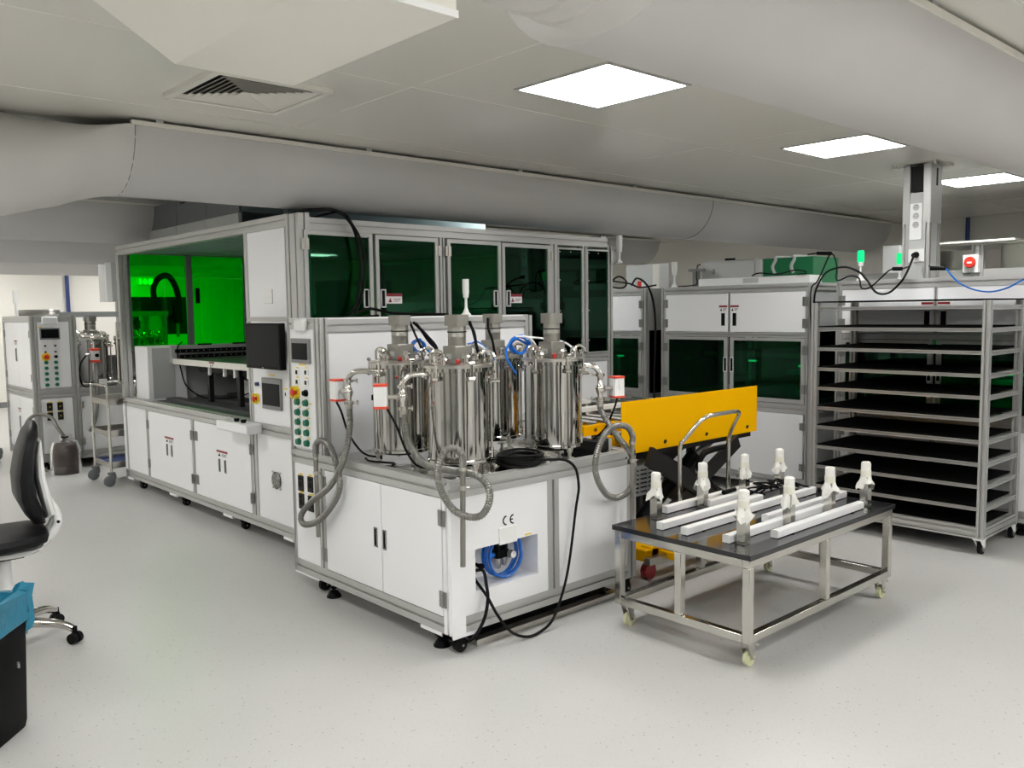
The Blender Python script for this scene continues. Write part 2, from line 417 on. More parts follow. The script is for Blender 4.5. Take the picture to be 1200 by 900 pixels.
bx('inner_duct', 'dark', t, cx0+.02, cx1-.02, cy0+.05, cy1-.05, 2.46, CEIL-.02); bx('slot', 'dark', t, cx0+.09, cx0+.12, cy0-.0055, cy0-.0045, 2.50, 2.63)
pn = bx('socket_strip', 'offwhite', t, cx0-.006, cx0+.004, cy0+.055, cy1-.055, 2.10, 2.37)
for z in (2.34, 2.275, 2.21):
    s_ = MB().cyl((cx0-.006, 2.80, z), (cx0-.0075, 2.80, z), .024, n=20).build('socket', 'lightgrey', pn)
    d = MB()
    for dy in (-.009, .009): d.cyl((cx0-.0075, 2.80+dy, z), (cx0-.0085, 2.80+dy, z), .003, n=8)
    for k in range(6): d.box(cx0-.0085, cx0-.0075, 2.80-.016+k*.0055, 2.80-.0125+k*.0055, z+.012+.004*math.sin(k*.63), z+.016+.004*math.sin(k*.63))
    d.build('pin_hole', 'black', pn)
sp = bx('socket_plate', 'offwhite', t, cx0-.008, cx0+.004, cy0+.03, cy1-.05, 1.93, 2.03, bevel=.003)
cy('foot_plate', 'offwhite', t, (6.79, 2.8, 1.766), (6.79, 2.8, 1.80), .02); bx('foot_cover', 'offwhite', t, cx0-.04, cx1+.01, cy0-.02, cy1+.05, 1.775, 1.802)
pg = thing('plug', 'black plug in the lowest socket of the power column', 'plug', (cx0-.03, 2.79, 1.98))
cy('plug_body', 'black', pg, (cx0-.008, 2.79, 1.985), (cx0-.055, 2.79, 1.98), .024, .018)
cable('power_cable', 'thicker black cable looping from the column plug over the rack to its left post', [(cx0-.05, 2.79, 1.98), (6.55, 2.76, 1.95), (6.42, 2.743, 1.849), (6.4, 2.777, 1.778), (6.4, 2.865, 1.70), (6.4, 2.959, 1.705), (6.4, 3.037, 1.806), (6.4, 3.096, 1.864), (6.4, 3.214, 1.907), (6.4, 3.355, 1.875), (6.4, 3.435, 1.762), (6.4, 3.458, 1.646), (6.41, 3.455, 1.45), (6.42, 3.44, .6), (6.42, 3.42, .01)], .008)
# ---- wall pieces
solo('wall_pipe', 'bluepipe', 'thin dark blue pipe running down the cream back wall at the left', 'pipe', MB().cyl((4.735, 17.46, .1), (4.735, 17.46, 2.5), .035, n=10))
solo('wall_pipe', 'bluepipe', 'thin dark blue pipe on the right hand wall behind the power column', 'pipe', MB().cyl((11.2, 4.07, .1), (11.2, 4.07, 2.66), .025, n=10))
t = thing('wall_cabinet', 'pale electrical cabinet mounted high beside the left post of the green-windowed cabinet', 'cabinet', (3.87, 12.0, 2.1))
bx('cabinet_body', 'lightgrey', t, 3.76, 3.98, 12.0, 12.4, 1.80, 2.33); bx('cabinet_edge', 'offwhite', t, 3.72, 3.79, 11.97, 12.0, 1.80, 2.34); bx('support_post', 'alu', t, 3.88, 3.94, 12.1, 12.16, 0, 1.8)
t = thing('exit_sign', 'small lit green exit sign with arrow seen through the green windows', 'exit sign', (6.16, 17.45, 2.33))
bx('sign_box', 'exitm', t, 6.0, 6.33, 17.42, 17.49, 2.22, 2.34)
bx('figure', 'exitw', t, 6.04, 6.06, 17.414, 17.42, 2.235, 2.325); bx('doorway', 'exitw', t, 6.22, 6.28, 17.414, 17.42, 2.235, 2.325)
m = MB(); m.box(6.13, 6.15, 17.414, 17.42, 2.28, 2.325); m.prism([(6.10, 2.28), (6.14, 2.237), (6.18, 2.28)], 'y', 17.414, 17.42); m.build('arrow', 'exitw', t)
# ================================================================== shared small parts
def caster_x(parent, x, y, ztop, wr=.035, m='rubber', side=1):
    """swivel castor, wheel axis along Y"""
    c = MB().box(x-.03, x+.03, y-.03, y+.03, ztop-.012, ztop)
    for s_ in (-1, 1): c.prism([(x-.025, ztop-.012), (x+.025, ztop-.012), (x+.03*side, wr-.012), (x+.004*side, wr-.012)], 'y', y+s_*.022-.002, y+s_*.022+.002)
    c = c.build('caster', 'black' if m == 'rubber' else 'steel', parent)
    wl = MB().lathe((x+.015*side, y, wr), [(.006, -.021), (wr*.6, -.019), (wr*.72, -.016), (wr, -.012), (wr, .012), (wr*.72, .016), (wr*.6, .019), (.006, .021)], 20, 'y')
    wl.build('wheel', m, c); cy('axle', 'hinge', c, (x+.015*side, y-.026, wr), (x+.015*side, y+.026, wr), .007, n=8)
    return c
def foot(parent, x, y, ztop):
    return MB().lathe((x, y, 0), [(.042, 0), (.042, .008), (.022, .034), (.009, .038), (.009, .05), (.018, .05), (.018, .058), (.006, .06), (.006, ztop)], 16).build('levelling_foot', 'black', parent)
def handle_x(parent, x, y, z, h=.10, w_=.028, m='hinge'):
    """recessed flush pull on a face looking to -X"""
    f = MB(); a = w_/2; b = h/2
    f.box(x-.004, x+.002, y-a, y-a+.005, z-b, z+b); f.box(x-.004, x+.002, y+a-.005, y+a, z-b, z+b)
    f.box(x-.004, x+.002, y-a, y+a, z-b, z-b+.007); f.box(x-.004, x+.002, y-a, y+a, z+b-.007, z+b)
    o = f.build('handle', m, parent); bx('handle_recess', 'black', o, x-.001, x+.002, y-a+.004, y+a-.004, z-b+.006, z+b-.006); return o
def handle_y(parent, x, y, z, h=.12, w_=.03):
    f = MB(); a = w_/2; b = h/2
    f.box(x-a, x-a+.006, y-.012, y+.002, z-b, z+b); f.box(x+a-.006, x+a, y-.012, y+.002, z-b, z+b)
    f.box(x-a, x+a, y-.012, y+.002, z-b, z-b+.008); f.box(x-a, x+a, y-.012, y+.002, z+b-.008, z+b)
    o = f.build('handle', 'offwhite', parent); bx('handle_recess', 'black', o, x-a+.005, x+a-.005, y-.004, y+.001, z-b+.006, z+b-.006); return o
def hinge_x(parent, x, y, z, h=.075):
    m = MB().box(x-.005, x, y-.026, y-.003, z-h/2, z+h/2).box(x-.005, x, y+.003, y+.026, z-h/2, z+h/2)
    m.cyl((x-.007, y, z-h/2), (x-.007, y, z+h/2), .006, n=8)
    for dz in (-.02, .02):
        for dy in (-.015, .015): m.cyl((x-.007, y+dy, z+dz), (x-.004, y+dy, z+dz), .004, n=6)
    return m.build('hinge', 'hinge', parent)
def hinge_y(parent, x, y, z, h=.07):
    m = MB().box(x-.026, x-.003, y-.005, y, z-h/2, z+h/2).box(x+.003, x+.026, y-.005, y, z-h/2, z+h/2)
    m.cyl((x, y-.007, z-h/2), (x, y-.007, z+h/2), .006, n=8)
    return m.build('hinge', 'steel', parent)
def warn_x(parent, x, y, z, w_=.075, h=.05):
    o = bx('warning_label', 'offwhite', parent, x-.0015, x+.001, y-w_/2, y+w_/2, z-h/2, z+h/2)
    bx('label_header', 'dred', o, x-.0025, x+.001, y-w_/2, y+w_/2, z+h*.2, z+h/2)
    m = MB(); m.prism([(y+w_*.36, z-h*.38), (y+w_*.12, z-h*.38), (y+w_*.24, z+h*.08)], 'x', x-.0022, x-.0015)
    for k in range(3): m.box(x-.0022, x-.0015, y+w_*.02, y-w_*.42+.006*k, z-h*.05-.008*k, z-h*.05-.008*k+.003)
    m.build('label_print', 'black', o); return o
def warn_y(parent, x, y, z, w_=.11, h=.06):
    o = bx('warning_label', 'offwhite', parent, x-w_/2, x+w_/2, y-.0015, y+.001, z-h/2, z+h/2)
    bx('label_header', 'dred', o, x-w_/2, x+w_/2, y-.0025, y+.001, z+h*.2, z+h/2)
    m = MB(); m.prism([(x-w_*.38, z-h*.38), (x-w_*.14, z-h*.38), (x-w_*.26, z+h*.08)], 'y', y-.0022, y-.0015)
    for k in range(3): m.box(x-w_*.04, x+w_*.42-.008*k, y-.0022, y-.0015, z-h*.05-.009*k, z-h*.05-.009*k+.003)
    m.build('label_print', 'dred', o); return o

# ================================================================== CABINET WITH GREEN WINDOWS
T = thing('processing_cabinet', 'long white and aluminium machine cabinet with green windows and open left bay', 'machine', (4.2, 6.7, 0))
xa, xb, ya, yb = 2.707, 5.707, 4.96, 8.41
# corner posts
pf('frame_post', T, xa, xa+.08, ya, ya+.17, .1, 2.24); pf('frame_post', T, xb-.066, xb, ya, ya+.08, .1, 2.15)
pf('frame_post', T, xa, xa+.08, yb-.06, yb, .1, 2.17); pf('frame_post', T, xb-.08, xb, yb-.08, yb, .1, 2.15)
# long front face (looks to -X)
pf('frame_rail', T, xa, xa+.06, ya+.17, yb, 2.165, 2.245)
pf('frame_rail', T, xa, xa+.08, 5.14, yb, .772, .85); pf('frame_rail', T, xa, xa+.08, 4.6, yb, .10, .175)
for y0, y1 in ((7.765, 7.842), (6.75, 6.812), (5.669, 5.757), (5.10, 5.15)): pf('frame_post', T, xa+.004, xa+.07, y0, y1, .175, .772)
bx('side_panel', 'white', T, xa+.012, xa+.03, 7.842, 8.36, .175, .772)
bx('side_panel', 'white', T, xa+.012, xa+.03, 5.15, 5.669, .175, .772)
bx('corner_strip', 'white', T, xa-.002, xa+.02, 8.36, yb, .175, .79)
def door_x(y0, y1, z0, z1, hy, x=xa, par=T, name='door', hz=None, warn=None):
    d = bx(name, 'white', par, x-.002, x+.018, y0, y1, z0, z1, bevel=.002)
    for a, b in hy: handle_x(d, x-.002, a, b)
    if warn: warn_x(d, x-.002, warn[0], warn[1], warn[2])
    return d
d = door_x(6.818, 7.758, .178, .768, ((7.342, .468), (7.240, .468)), warn=(7.29, .555, .19)); hinge_x(d, xa-.002, 7.778, .647); hinge_x(d, xa-.002, 7.78, .299); hinge_x(d, xa-.002, 6.802, .645); hinge_x(d, xa-.002, 6.812, .29)
d = door_x(5.762, 6.745, .178, .768, ((6.291, .465), (6.188, .465)), warn=(6.24, .555, .19)); hinge_x(d, xa-.002, 6.714, .648); hinge_x(d, xa-.002, 6.721, .296); hinge_x(d, xa-.002, 5.744, .645); hinge_x(d, xa-.002, 5.752, .291)
# cooling fan grille in the last panel
fan = cy('fan', 'black', T, (xa+.004, 5.394, .469), (xa+.013, 5.394, .469), .058, n=28)
g = MB()
for r in (.02, .034, .048, .06): g.tube([(xa+.002, 5.394+r*math.cos(2*PI*i/28), .469+r*math.sin(2*PI*i/28)) for i in range(28)], .0018, 5, closed=True)
for k in range(4): a = k*PI/2+PI/4; g.tube([(xa+.002, 5.394, .469), (xa+.002, 5.394+.062*math.cos(a), .469+.062*math.sin(a))], .002, 5)
for a in (-1, 1):
    for b in (-1, 1): g.cyl((xa+.004, 5.394+a*.055, .469+b*.055), (xa+.012, 5.394+a*.055, .469+b*.055), .006, n=8)
g.build('fan_guard', 'steel', fan)
bl = MB()
for k in range(7):
    a = 2*PI*k/7; p = [(5.394+.014*math.cos(a-.4), .469+.014*math.sin(a-.4)), (5.394+.052*math.cos(a-.35), .469+.052*math.sin(a-.35)), (5.394+.052*math.cos(a+.2), .469+.052*math.sin(a+.2)), (5.394+.014*math.cos(a+.5), .469+.014*math.sin(a+.5))]
    bl.prism(p, 'x', xa+.003, xa+.005)
bl.build('fan_blades', 'greyb', fan)
# white feet plates and castors below
for y0, y1 in ((7.345, 7.19), (6.268, 6.11), (5.305, 5.17), (8.38, 8.22)): bx('foot_plate', 'white', T, xa, xa+.08, y1, y0, .08, .1)
for y in (8.177, 7.171, 6.046, 5.2): caster_x(T, xa+.06, y, .1, .032)
for y in (7.95, 6.9, 5.75): foot(T, xa+.25, y, .12)
for y in (8.1, 6.6, 5.1): caster_x(T, xb-.1, y, .1, .032)
# machine bed and lower body
bx('machine_bed', 'bedgrey', T, xa+.08, xb-.08, 5.78, yb-.1, .78, .83)
m = MB()
for x in (2.95, 3.25, 3.55): m.box(x, x+.12, 5.78, 8.3, .83, .85)
m.build('bed_rail', 'bedgrey', T)
bx('bottom_plate', 'lightgrey', T, xa+.08, xb-.08, ya+.08, yb-.08, .12, .14)
# tall white box at the right of the bay (its lower part is the control cabinet)
bx('upper_box', 'white', T, xa+.006, 3.2, 5.16, 5.735, 1.58, 2.165, bevel=.003)
bx('upper_box_edge', 'alu', T, xa+.001, xa+.03, 5.70, 5.745, 1.58, 2.165); bx('upper_box_edge', 'alu', T, xa+.001, xa+.03, 5.13, 5.74, 1.555, 1.585)
bx('latch_plate', 'offwhite', T, xa-.002, xa+.006, 5.345, 5.46, 1.675, 1.77, bevel=.002)
cb = bx('control_box', 'white', T, xa+.004, 3.2, 5.15, 5.715, .85, 1.565, bevel=.003)
pf('frame_post', T, xa-.001, xa+.05, 5.685, 5.745, .85, 1.555)
# touch panel and switches on the control box
sc = bx('touchscreen', 'greyb', cb, xa-.012, xa+.006, 5.254, 5.528, .958, 1.172, bevel=.004)
bx('screen_glass', 'screen', sc, xa-.014, xa-.010, 5.268, 5.515, .985, 1.135); bx('screen_label', 'yel', sc, xa+.0025, xa+.0045, 5.36, 5.44, 1.186, 1.196)
def estop_x(par, x, y, z):
    p = MB()
    hx = [(y+.036*math.cos(a), z+.036*math.sin(a)) for a in [2*PI*i/20 for i in range(20)]]
    p.prism(hx, 'x', x-.004, x+.002)
    for a0 in (PI*.25, PI*.75, PI*1.25, PI*1.75):
        p.prism([(y+r*math.cos(a0+da), z+r*math.sin(a0+da)) for r, da in ((.028, -.32), (.040, -.30), (.040, .30), (.028, .32))], 'x', x-.026, x)
    o = p.build('emergency_stop', 'yel', par)
    MB().lathe((x-.034, y, z), [(.010, .034), (.012, .012), (.018, .010), (.020, .004), (.016, 0), (.002, -.001)], 18, 'x').build('button_head', 'red', o)
    return o
estop_x(cb, xa+.002, 5.628, 1.018)
cy('key_switch', 'navy', cb, (xa-.018, 5.606, 1.121), (xa+.004, 5.606, 1.121), .014)
bx('usb_port', 'offwhite', cb, xa, xa+.006, 5.19, 5.222, 1.055, 1.095); bx('port_slot', 'black', cb, xa-.001, xa+.004, 5.20, 5.213, 1.062, 1.085)
bx('port_label', 'yel', cb, xa+.002, xa+.0045, 5.18, 5.235, 1.105, 1.112)
# two-hand start box
h = bx('start_box', 'white', T, 2.59, xa, 5.56, 6.06, .778, .845, bevel=.008)
for y in (5.72, 5.83): MB().lathe((2.645, y, .845), [(.016, 0), (.016, .008), (.020, .008), (.020, .022), (.004, .024)], 16).build('start_button', 'black', h)
# end face with green doors (looks to -Y)
pf('frame_rail', T, xa+.08, xb-.066, ya, ya+.06, 2.135, 2.215)
def gdoor(x0, x1, z0, z1, hx=None, side=1, warn=False, fixed=False):
    d = MB(); f = .028 if not fixed else .012
    y0, y1 = ya-.012, ya+.016
    d.box(x0-f, x0, y0, y1, z0-f, z1+f); d.box(x1, x1+f, y0, y1, z0-f, z1+f); d.box(x0, x1, y0, y1, z1, z1+f); d.box(x0, x1, y0, y1, z0-f, z0)
    d = d.build('glass_door' if not fixed else 'fixed_window', 'alu', T)
    bx('glass', 'glassd', d, x0-.002, x1+.002, ya, ya+.004, z0-.002, z1+.002)
    if hx is not None: handle_y(d, hx, ya-.006, 1.70, .125, .04)
    if warn: warn_y(d, warn, ya-.002, 1.70, .13, .07)
    return d
d = gdoor(2.765, 3.222, 1.25, 2.105, hx=3.19); hinge_y(d, 2.745, ya-.012, 2.045); hinge_y(d, 2.745, ya-.012, 1.53)
d = gdoor(3.30, 3.775, 1.25, 2.10, hx=3.325, warn=3.42); hinge_y(d, 3.80, ya-.012, 2.04); hinge_y(d, 3.80, ya-.012, 1.53)
d = gdoor(3.915, 4.375, 1.25, 2.10, hx=4.345); hinge_y(d, 3.893, ya-.012, 2.04); hinge_y(d, 3.893, ya-.012, 1.53)
d = gdoor(4.445, 4.905, 1.25, 2.095, hx=4.475, warn=4.56); hinge_y(d, 4.94, ya-.012, 2.04); hinge_y(d, 4.94, ya-.012, 1.53)
gdoor(5.035, 5.305, 1.25, 2.10, fixed=True); gdoor(5.38, 5.635, 1.25, 2.10, fixed=True)
sc_ = MB()
for xs in ((5.035, 5.305), (5.38, 5.635)):
    for x in xs + ((xs[0]+xs[1])/2,):
        for z in (1.35, 1.6, 1.85, 2.08): 
            if x in xs or z > 2: sc_.cyl((x+(.008 if x == xs[0] else -.008 if x == xs[1] else 0), ya-.016, z), (x+(.008 if x == xs[0] else -.008 if x == xs[1] else 0), ya-.011, z), .004, n=6)
sc_.build('window_screws', 'offwhite', T, kind='stuff')
pf('frame_post', T, 3.83, 3.873, ya+.002, ya+.06, .85, 2.135); pf('frame_post', T, 4.935, 5.02, ya-.010, ya+.06, .85, 2.135)
pf('frame_post', T, 5.318, 5.367, ya-.010, ya+.06, 1.25, 2.135)
pf('frame_rail', T, xa+.17, xb-.066, ya, ya+.05, 1.165, 1.235); pf('frame_rail', T, xa+.17, xb-.066, ya, ya+.08, .77, .85); pf('frame_rail', T, xa+.17, xb-.066, ya, ya+.08, .10, .178)
bx('end_panel', 'white', T, 5.03, xb-.066, ya+.012, ya+.03, .85, 1.165); bx('end_panel', 'white', T, xa+.17, 5.03, ya+.012, ya+.03, .85, 1.165)
bx('end_panel', 'white', T, xa+.17, xb-.066, ya+.012, ya+.03, .178, .77)
# far end (y = 8.41) : two green windows seen through the open bay
pf('frame_rail', T, xa+.08, xb-.08, yb-.06, yb, 2.19, 2.24)
def fwin(x0, x1, z0=1.30, z1=2.18):
    d = MB(); f = .03; y0, y1 = yb-.03, yb
    d.box(x0-f, x0, y0, y1, z0-f, z1+.012); d.box(x1, x1+f, y0, y1, z0-f, z1+.012); d.box(x0, x1, y0, y1, z1, z1+.012); d.box(x0, x1, y0, y1, z0-f, z0)
    d = d.build('bay_window', 'aludark', T); bx('glass', 'glass', d, x0-.002, x1+.002, yb-.018, yb-.014, z0-.002, z1+.002); return d
d = fwin(2.82, 3.345); d2 = fwin(3.405, 3.93)
bx('window_latch', 'black', d2, 3.43, 3.47, yb-.042, yb-.03, 1.72, 1.87)
fwin(4.02, 4.75); fwin(4.83, 5.6)
bx('far_box', 'white', T, 2.80, 3.15, 7.98, 8.30, .83, 1.325, bevel=.003); bx('far_panel', 'lightgrey', T, 2.86, 5.6, 8.02, 8.06, .83, 1.25)
m = MB().box(2.84, 3.04, 7.975, 7.979, .85, 1.31); m.build('box_door', 'lightgrey', T)
bx('cross_rail', 'aludark', T, 3.1, 5.6, 8.2, 8.28, 1.20, 1.30)
# back face (x = 5.7)
bx('back_panel', 'lightgrey', T, xb-.03, xb-.012, ya+.08, yb-.08, .178, 2.15)
pf('frame_rail', T, xb-.06, xb, ya+.08, yb-.08, 2.165, 2.245)
# roof: corrugated boards along X
n = 0
for k in range(14):
    y0 = ya+.06 + k*(yb-ya-.12)/14
    m = MB(); w2 = (yb-ya-.12)/14
    m.prism([(y0+.004, 2.205), (y0+.03, 2.19), (y0+w2-.03, 2.19), (y0+w2-.004, 2.205), (y0+w2-.004, 2.212), (y0+.004, 2.212)], 'x', xa+.06, xb-.06)
    m.build('roof_board', 'bluegrey', T)
# processing platform inside the bay
P = bx('platform_edge', 'hood', T, 3.0, 3.02, 5.76, 7.915, 1.162, 1.212)
bx('platform_top', 'bedgrey', T, 3.02, 5.3, 5.76, 7.915, 1.175, 1.205)
bx('platform_beam', 'lightgrey', T, 3.0, 5.3, 7.93, 7.98, 1.17, 1.33)
m = MB()
for k in range(5): m.box(3.25+k*.34, 3.38+k*.34, 7.925, 7.94, 1.325, 1.34)
m.build('beam_clip', 'black', T, kind='stuff')
for z in (1.215, 1.262):
    b = bx('perforated_rail', 'black', T, 3.03, 5.3, 7.90 if z > 1.25 else 7.80, 7.928 if z > 1.25 else 7.83, z, z+.032)
    h_ = MB(); y = 7.898 if z > 1.25 else 7.798
    for k in range(40): h_.cyl((3.07+k*.055, y, z+.016), (3.07+k*.055, y+.004, z+.016), .005, n=6)
    h_.build('rail_holes', 'lightgrey', b, kind='stuff')
warn_x(T, 3.0, 7.05, 1.187, .10, .045)
m = MB()
for y in (7.35, 6.75, 6.15): m.box(3.1, 3.14, y, y+.05, .84, 1.17)
m.box(3.12, 3.16, 5.8, 7.6, 1.10, 1.17); m.build('platform_legs', 'mechanism', T)
bx('drive_plate', 'mechanism', T, 3.5, 3.54, 5.8, 7.5, .84, 1.16)
for y in (6.95, 6.35): bx('drive_box', 'lightgrey', T, 3.3, 3.48, y, y+.20, .88, 1.04, bevel=.01)
for y in (7.2, 6.7, 6.2, 6.45, 6.9): bx('platform_bracket', 'offwhite', T, 3.04, 3.06, y, y+.03, 1.09, 1.16)
MB().tube(smooth_path([(3.1, 7.93, 1.36), (3.05, 7.92, 1.30), (3.07, 7.9, 1.1), (3.1, 7.85, .95), (3.16, 7.6, .86), (3.25, 7.2, .88), (3.3, 6.9, .95)]), .006, 6).build('loose_cable', 'black', T)
# plenum on the roof
bx('roof_duct', 'bluegrey', T, 3.05, 5.4, 6.48, 8.4, 2.41, 2.62); 
for k, (y0, y1) in enumerate(((6.48, 7.1), (7.11, 7.73), (7.74, 8.4))): bx('roof_duct_flange', 'lightgrey', T, 3.02, 3.05, y0, y1, 2.24, 2.40, bevel=.002); bx('roof_duct_cover', 'grey', T, 3.03, 3.05, y0, y1, 2.405, 2.62)
bx('roof_unit', 'bluegrey', T, 3.4, 5.5, 6.40, 6.47, 2.24, 2.46)
MB().tube(smooth_path([(3.05, 7.72, 2.6), (3.0, 7.5, 2.58), (3.0, 7.3, 2.6), (3.0, 7.0, 2.55), (3.0, 6.75, 2.56), (3.02, 6.5, 2.53)]), .008, 6).build('roof_cable', 'black', T)
# side handle bar on the left post
m = MB().tube([(xa-.0, 8.39, 1.55), (xa-.03, 8.39, 1.55), (xa-.03, 8.39, .98), (xa, 8.39, .98)], .010, 8); m.build('grab_bar', 'steel', T)
# cables hanging over the end face
cable('hanging_cable', 'thick black cable arching over the cabinet top edge and down the green door', [(2.83, 5.3, 2.262), (2.78, 5.05, 2.262), (2.83, 4.93, 2.262), (2.93, 4.9, 2.262), (3.03, 4.9, 2.215), (3.09, 4.9, 2.115), (3.122, 4.9, 1.92), (3.09, 4.9, 1.70), (3.02, 4.88, 1.57), (2.99, 4.6, 1.585)], .011)
cable('hanging_cable', 'black cable crossing the cabinet top edge further right, joining the thick one', [(3.0, 5.3, 2.258), (3.0, 4.93, 2.256), (3.06, 4.88, 2.17), (3.12, 4.87, 2.05), (3.135, 4.87, 1.88), (3.10, 4.87, 1.7), (3.04, 4.85, 1.58), (3.05, 4.6, 1.585)], .008)
cable('hanging_cable', 'black cable running along the cabinet foot of the first green door to the right', [(3.06, 4.87, 1.60), (3.15, 4.85, 1.63), (3.3, 4.8, 1.60), (3.42, 4.6, 1.59), (3.45, 4.4, 1.585)], .010)
# monitor
t = thing('monitor', 'black flat monitor mounted above the touch panel of the green-windowed cabinet', 'monitor', (2.62, 5.27, 1.4))
bx('bezel', 'black', t, 2.585, 2.625, 5.02, 5.515, 1.245, 1.545, bevel=.006); bx('screen', 'screen', t, 2.583, 2.586, 5.035, 5.50, 1.265, 1.53)
bx('wall_mount', 'greyb', t, 2.625, xa+.004, 5.2, 5.34, 1.34, 1.45)
bx('power_light', 'offwhite', t, 2.582, 2.584, 5.26, 5.275, 1.252, 1.256)

# ================================================================== TANK STATION
S = thing('tank_station', 'white and aluminium base cabinet carrying four steel tanks, with control tower', 'machine', (3.05, 3.8, 0))
xa, xb, ya, yb = 2.39, 3.71, 3.06, 4.55
def pz(name, *a, m='alu'): return pf(name, S, *a, m=m)
pz('corner_post', xa, xa+.075, ya, ya+.062, .10, .745, m='white'); bx('corner_face', 'white', S, xa-.001, xa+.08, ya-.002, ya, .085, .745)
pz('frame_post', xb-.072, xb, ya, ya+.06, .10, .82)
pz('frame_rail', xa, xb, ya, ya+.06, .745, .822); pz('frame_rail', xa+.08, xb-.072, ya, ya+.06, .10, .178)
pz('frame_post', 3.017, 3.096, ya, ya+.06, .178, .745)
pz('frame_rail', xa, xa+.06, ya+.06, yb, .745, .822); pz('frame_rail', xa, xa+.06, ya+.062, yb, .10, .178)
pz('frame_post', xa, xa+.06, 4.178, 4.25, .178, .745); pz('frame_post', xa, xa+.06, yb-.03, yb, .10, 1.575)
pz('frame_post', xb-.06, xb, yb-.06, yb, .10, .822); pz('frame_rail', xb-.06, xb, ya+.06, yb-.06, .745, .822); pz('frame_rail', xb-.06, xb, ya+.06, yb-.06, .10, .178)
d = door_x(3.127, 3.622, .182, .741, ((3.597, .459),), x=xa, par=S); hinge_x(d, xa-.002, 3.101+.02, .651); hinge_x(d, xa-.002, 3.121, .266)
d = door_x(3.628, 4.174, .182, .741, ((3.677, .459),), x=xa, par=S); hinge_x(d, xa-.002, 4.186, .669); hinge_x(d, xa-.002, 4.197, .262)
lp = bx('tower_lower_panel', 'white', S, xa+.004, xa+.02, 4.25, 4.52, .178, .745)
for y, z in ((4.451, .629), (4.341, .636), (4.449, .524), (4.342, .525)):
    s_ = bx('power_socket', 'mechanism', lp, xa-.004, xa+.006, y-.028, y+.028, z-.045, z+.045, bevel=.002)
    bx('socket_label', 'yel', lp, xa+.0015, xa+.0045, y-.02, y+.02, z+.048, z+.057)
    mm = MB().cyl((xa-.0055, y, z-.005), (xa-.004, y, z-.005), .017, n=16).box(xa-.007, xa-.004, y-.012, y+.012, z+.022, z+.036); mm.build('socket_insert', 'black', s_)
# end face panels
e0 = MB()
rx0, rx1, rz0, rz1 = 2.537, 2.947, .280, .485
for a in ((xa+.08, rx0, .178, .745), (rx1, 3.017, .178, .745), (rx0, rx1, rz1, .745), (rx0, rx1, .178, rz0)): e0.box(a[0], a[1], ya+.004, ya+.018, a[2], a[3])
ep = e0.build('end_panel', 'white', S)
bx('end_panel', 'white', S, 3.096, xb-.072, ya+.004, ya+.018, .178, .745)
rc = MB()
rc.box(rx0, rx1, ya+.17, ya+.18, rz0, rz1); rc.box(rx0-.006, rx0, ya+.018, ya+.18, rz0, rz1); rc.box(rx1, rx1+.006, ya+.018, ya+.18, rz0, rz1); rc.box(rx0, rx1, ya+.018, ya+.18, rz1, rz1+.006); rc.box(rx0, rx1, ya+.018, ya+.18, rz0-.006, rz0)
rc.build('recess_box', 'white', S)
# recess contents
f = MB()
for x, z in ((2.60, .41), (2.66, .42)): f.cyl((x, ya+.165, z), (x, ya+.172, z), .007, n=12)
f.build('recess_hole', 'black', S)
for x, z in ((2.60, .385), (2.66, .395)): bx('recess_label', 'yel', S, x-.01, x+.01, ya+.168, ya+.172, z-.004, z+.004)
bx('recess_label', 'yel', S, 2.86, 2.90, ya+.0025, ya+.004, .492, .499)
g = MB().lathe((2.60, ya+.12, .35), [(.03, .05), (.03, .0), (.024, -.005), (.024, -.03), (.01, -.032)], 16, 'y'); g.build('cable_gland', 'steel', S)
g = MB().lathe((2.66, ya+.12, .355), [(.010, .05), (.010, .0), (.015, -.005), (.015, -.02), (.008, -.022)], 16, 'y'); g.build('cable_gland', 'black', S)
rg = MB().cyl((2.79, ya+.13, .40), (2.79, ya+.13, .46), .021, n=16).box(2.765, 2.84, ya+.105, ya+.15, .37, .41).cyl((2.835, ya+.13, .41), (2.835, ya+.13, .44), .016, n=16)
rg = rg.build('air_regulator', 'black', S)
cy('gauge', 'greyb', rg, (2.845, ya+.10, .385), (2.845, ya+.075, .385), .021, n=20); cy('gauge_dial', 'offwhite', rg, (2.845, ya+.0755, .385), (2.845, ya+.073, .385), .017, n=20)
bx('needle', 'black', rg, 2.844, 2.846, ya+.0715, ya+.073, .385, .398)
cy('filter_bowl', 'steel', rg, (2.79, ya+.13, .37), (2.79, ya+.13, .315), .016, .012); cy('filter_bowl', 'steel', rg, (2.83, ya+.13, .37), (2.83, ya+.13, .325), .014, .010)
cy('inlet', 'steel', rg, (2.765, ya+.13, .388), (2.715, ya+.13, .388), .009); cy('inlet_collar', 'blue', rg, (2.76, ya+.13, .388), (2.735, ya+.13, .388), .013)
coil = MB()
for k in range(7):
    ph = random.random()*6; rx, rz = .103+.016*random.random(), .104+.012*random.random(); cx, cz = 2.79+random.uniform(-.006, .006), .402+random.uniform(-.006, .004)
    coil.tube([(cx+rx*math.cos(2*PI*i/36), ya+.06+.012*k*.8+.004*math.sin(ph+i*.3), max(rz0+.008, min(rz1-.008, cz+rz*math.sin(2*PI*i/36)))) for i in range(36)], .0055, 7, closed=True)
tag(coil.build('air_hose_coil', 'blue', None), 'blue air tubing coil inside the recess of the tank station end panel', 'hose coil')
bx('folded_paper', 'offwhite', S, 2.685, 2.80, ya-.006, ya+.002, .478, .56, bevel=.001)
m = MB()
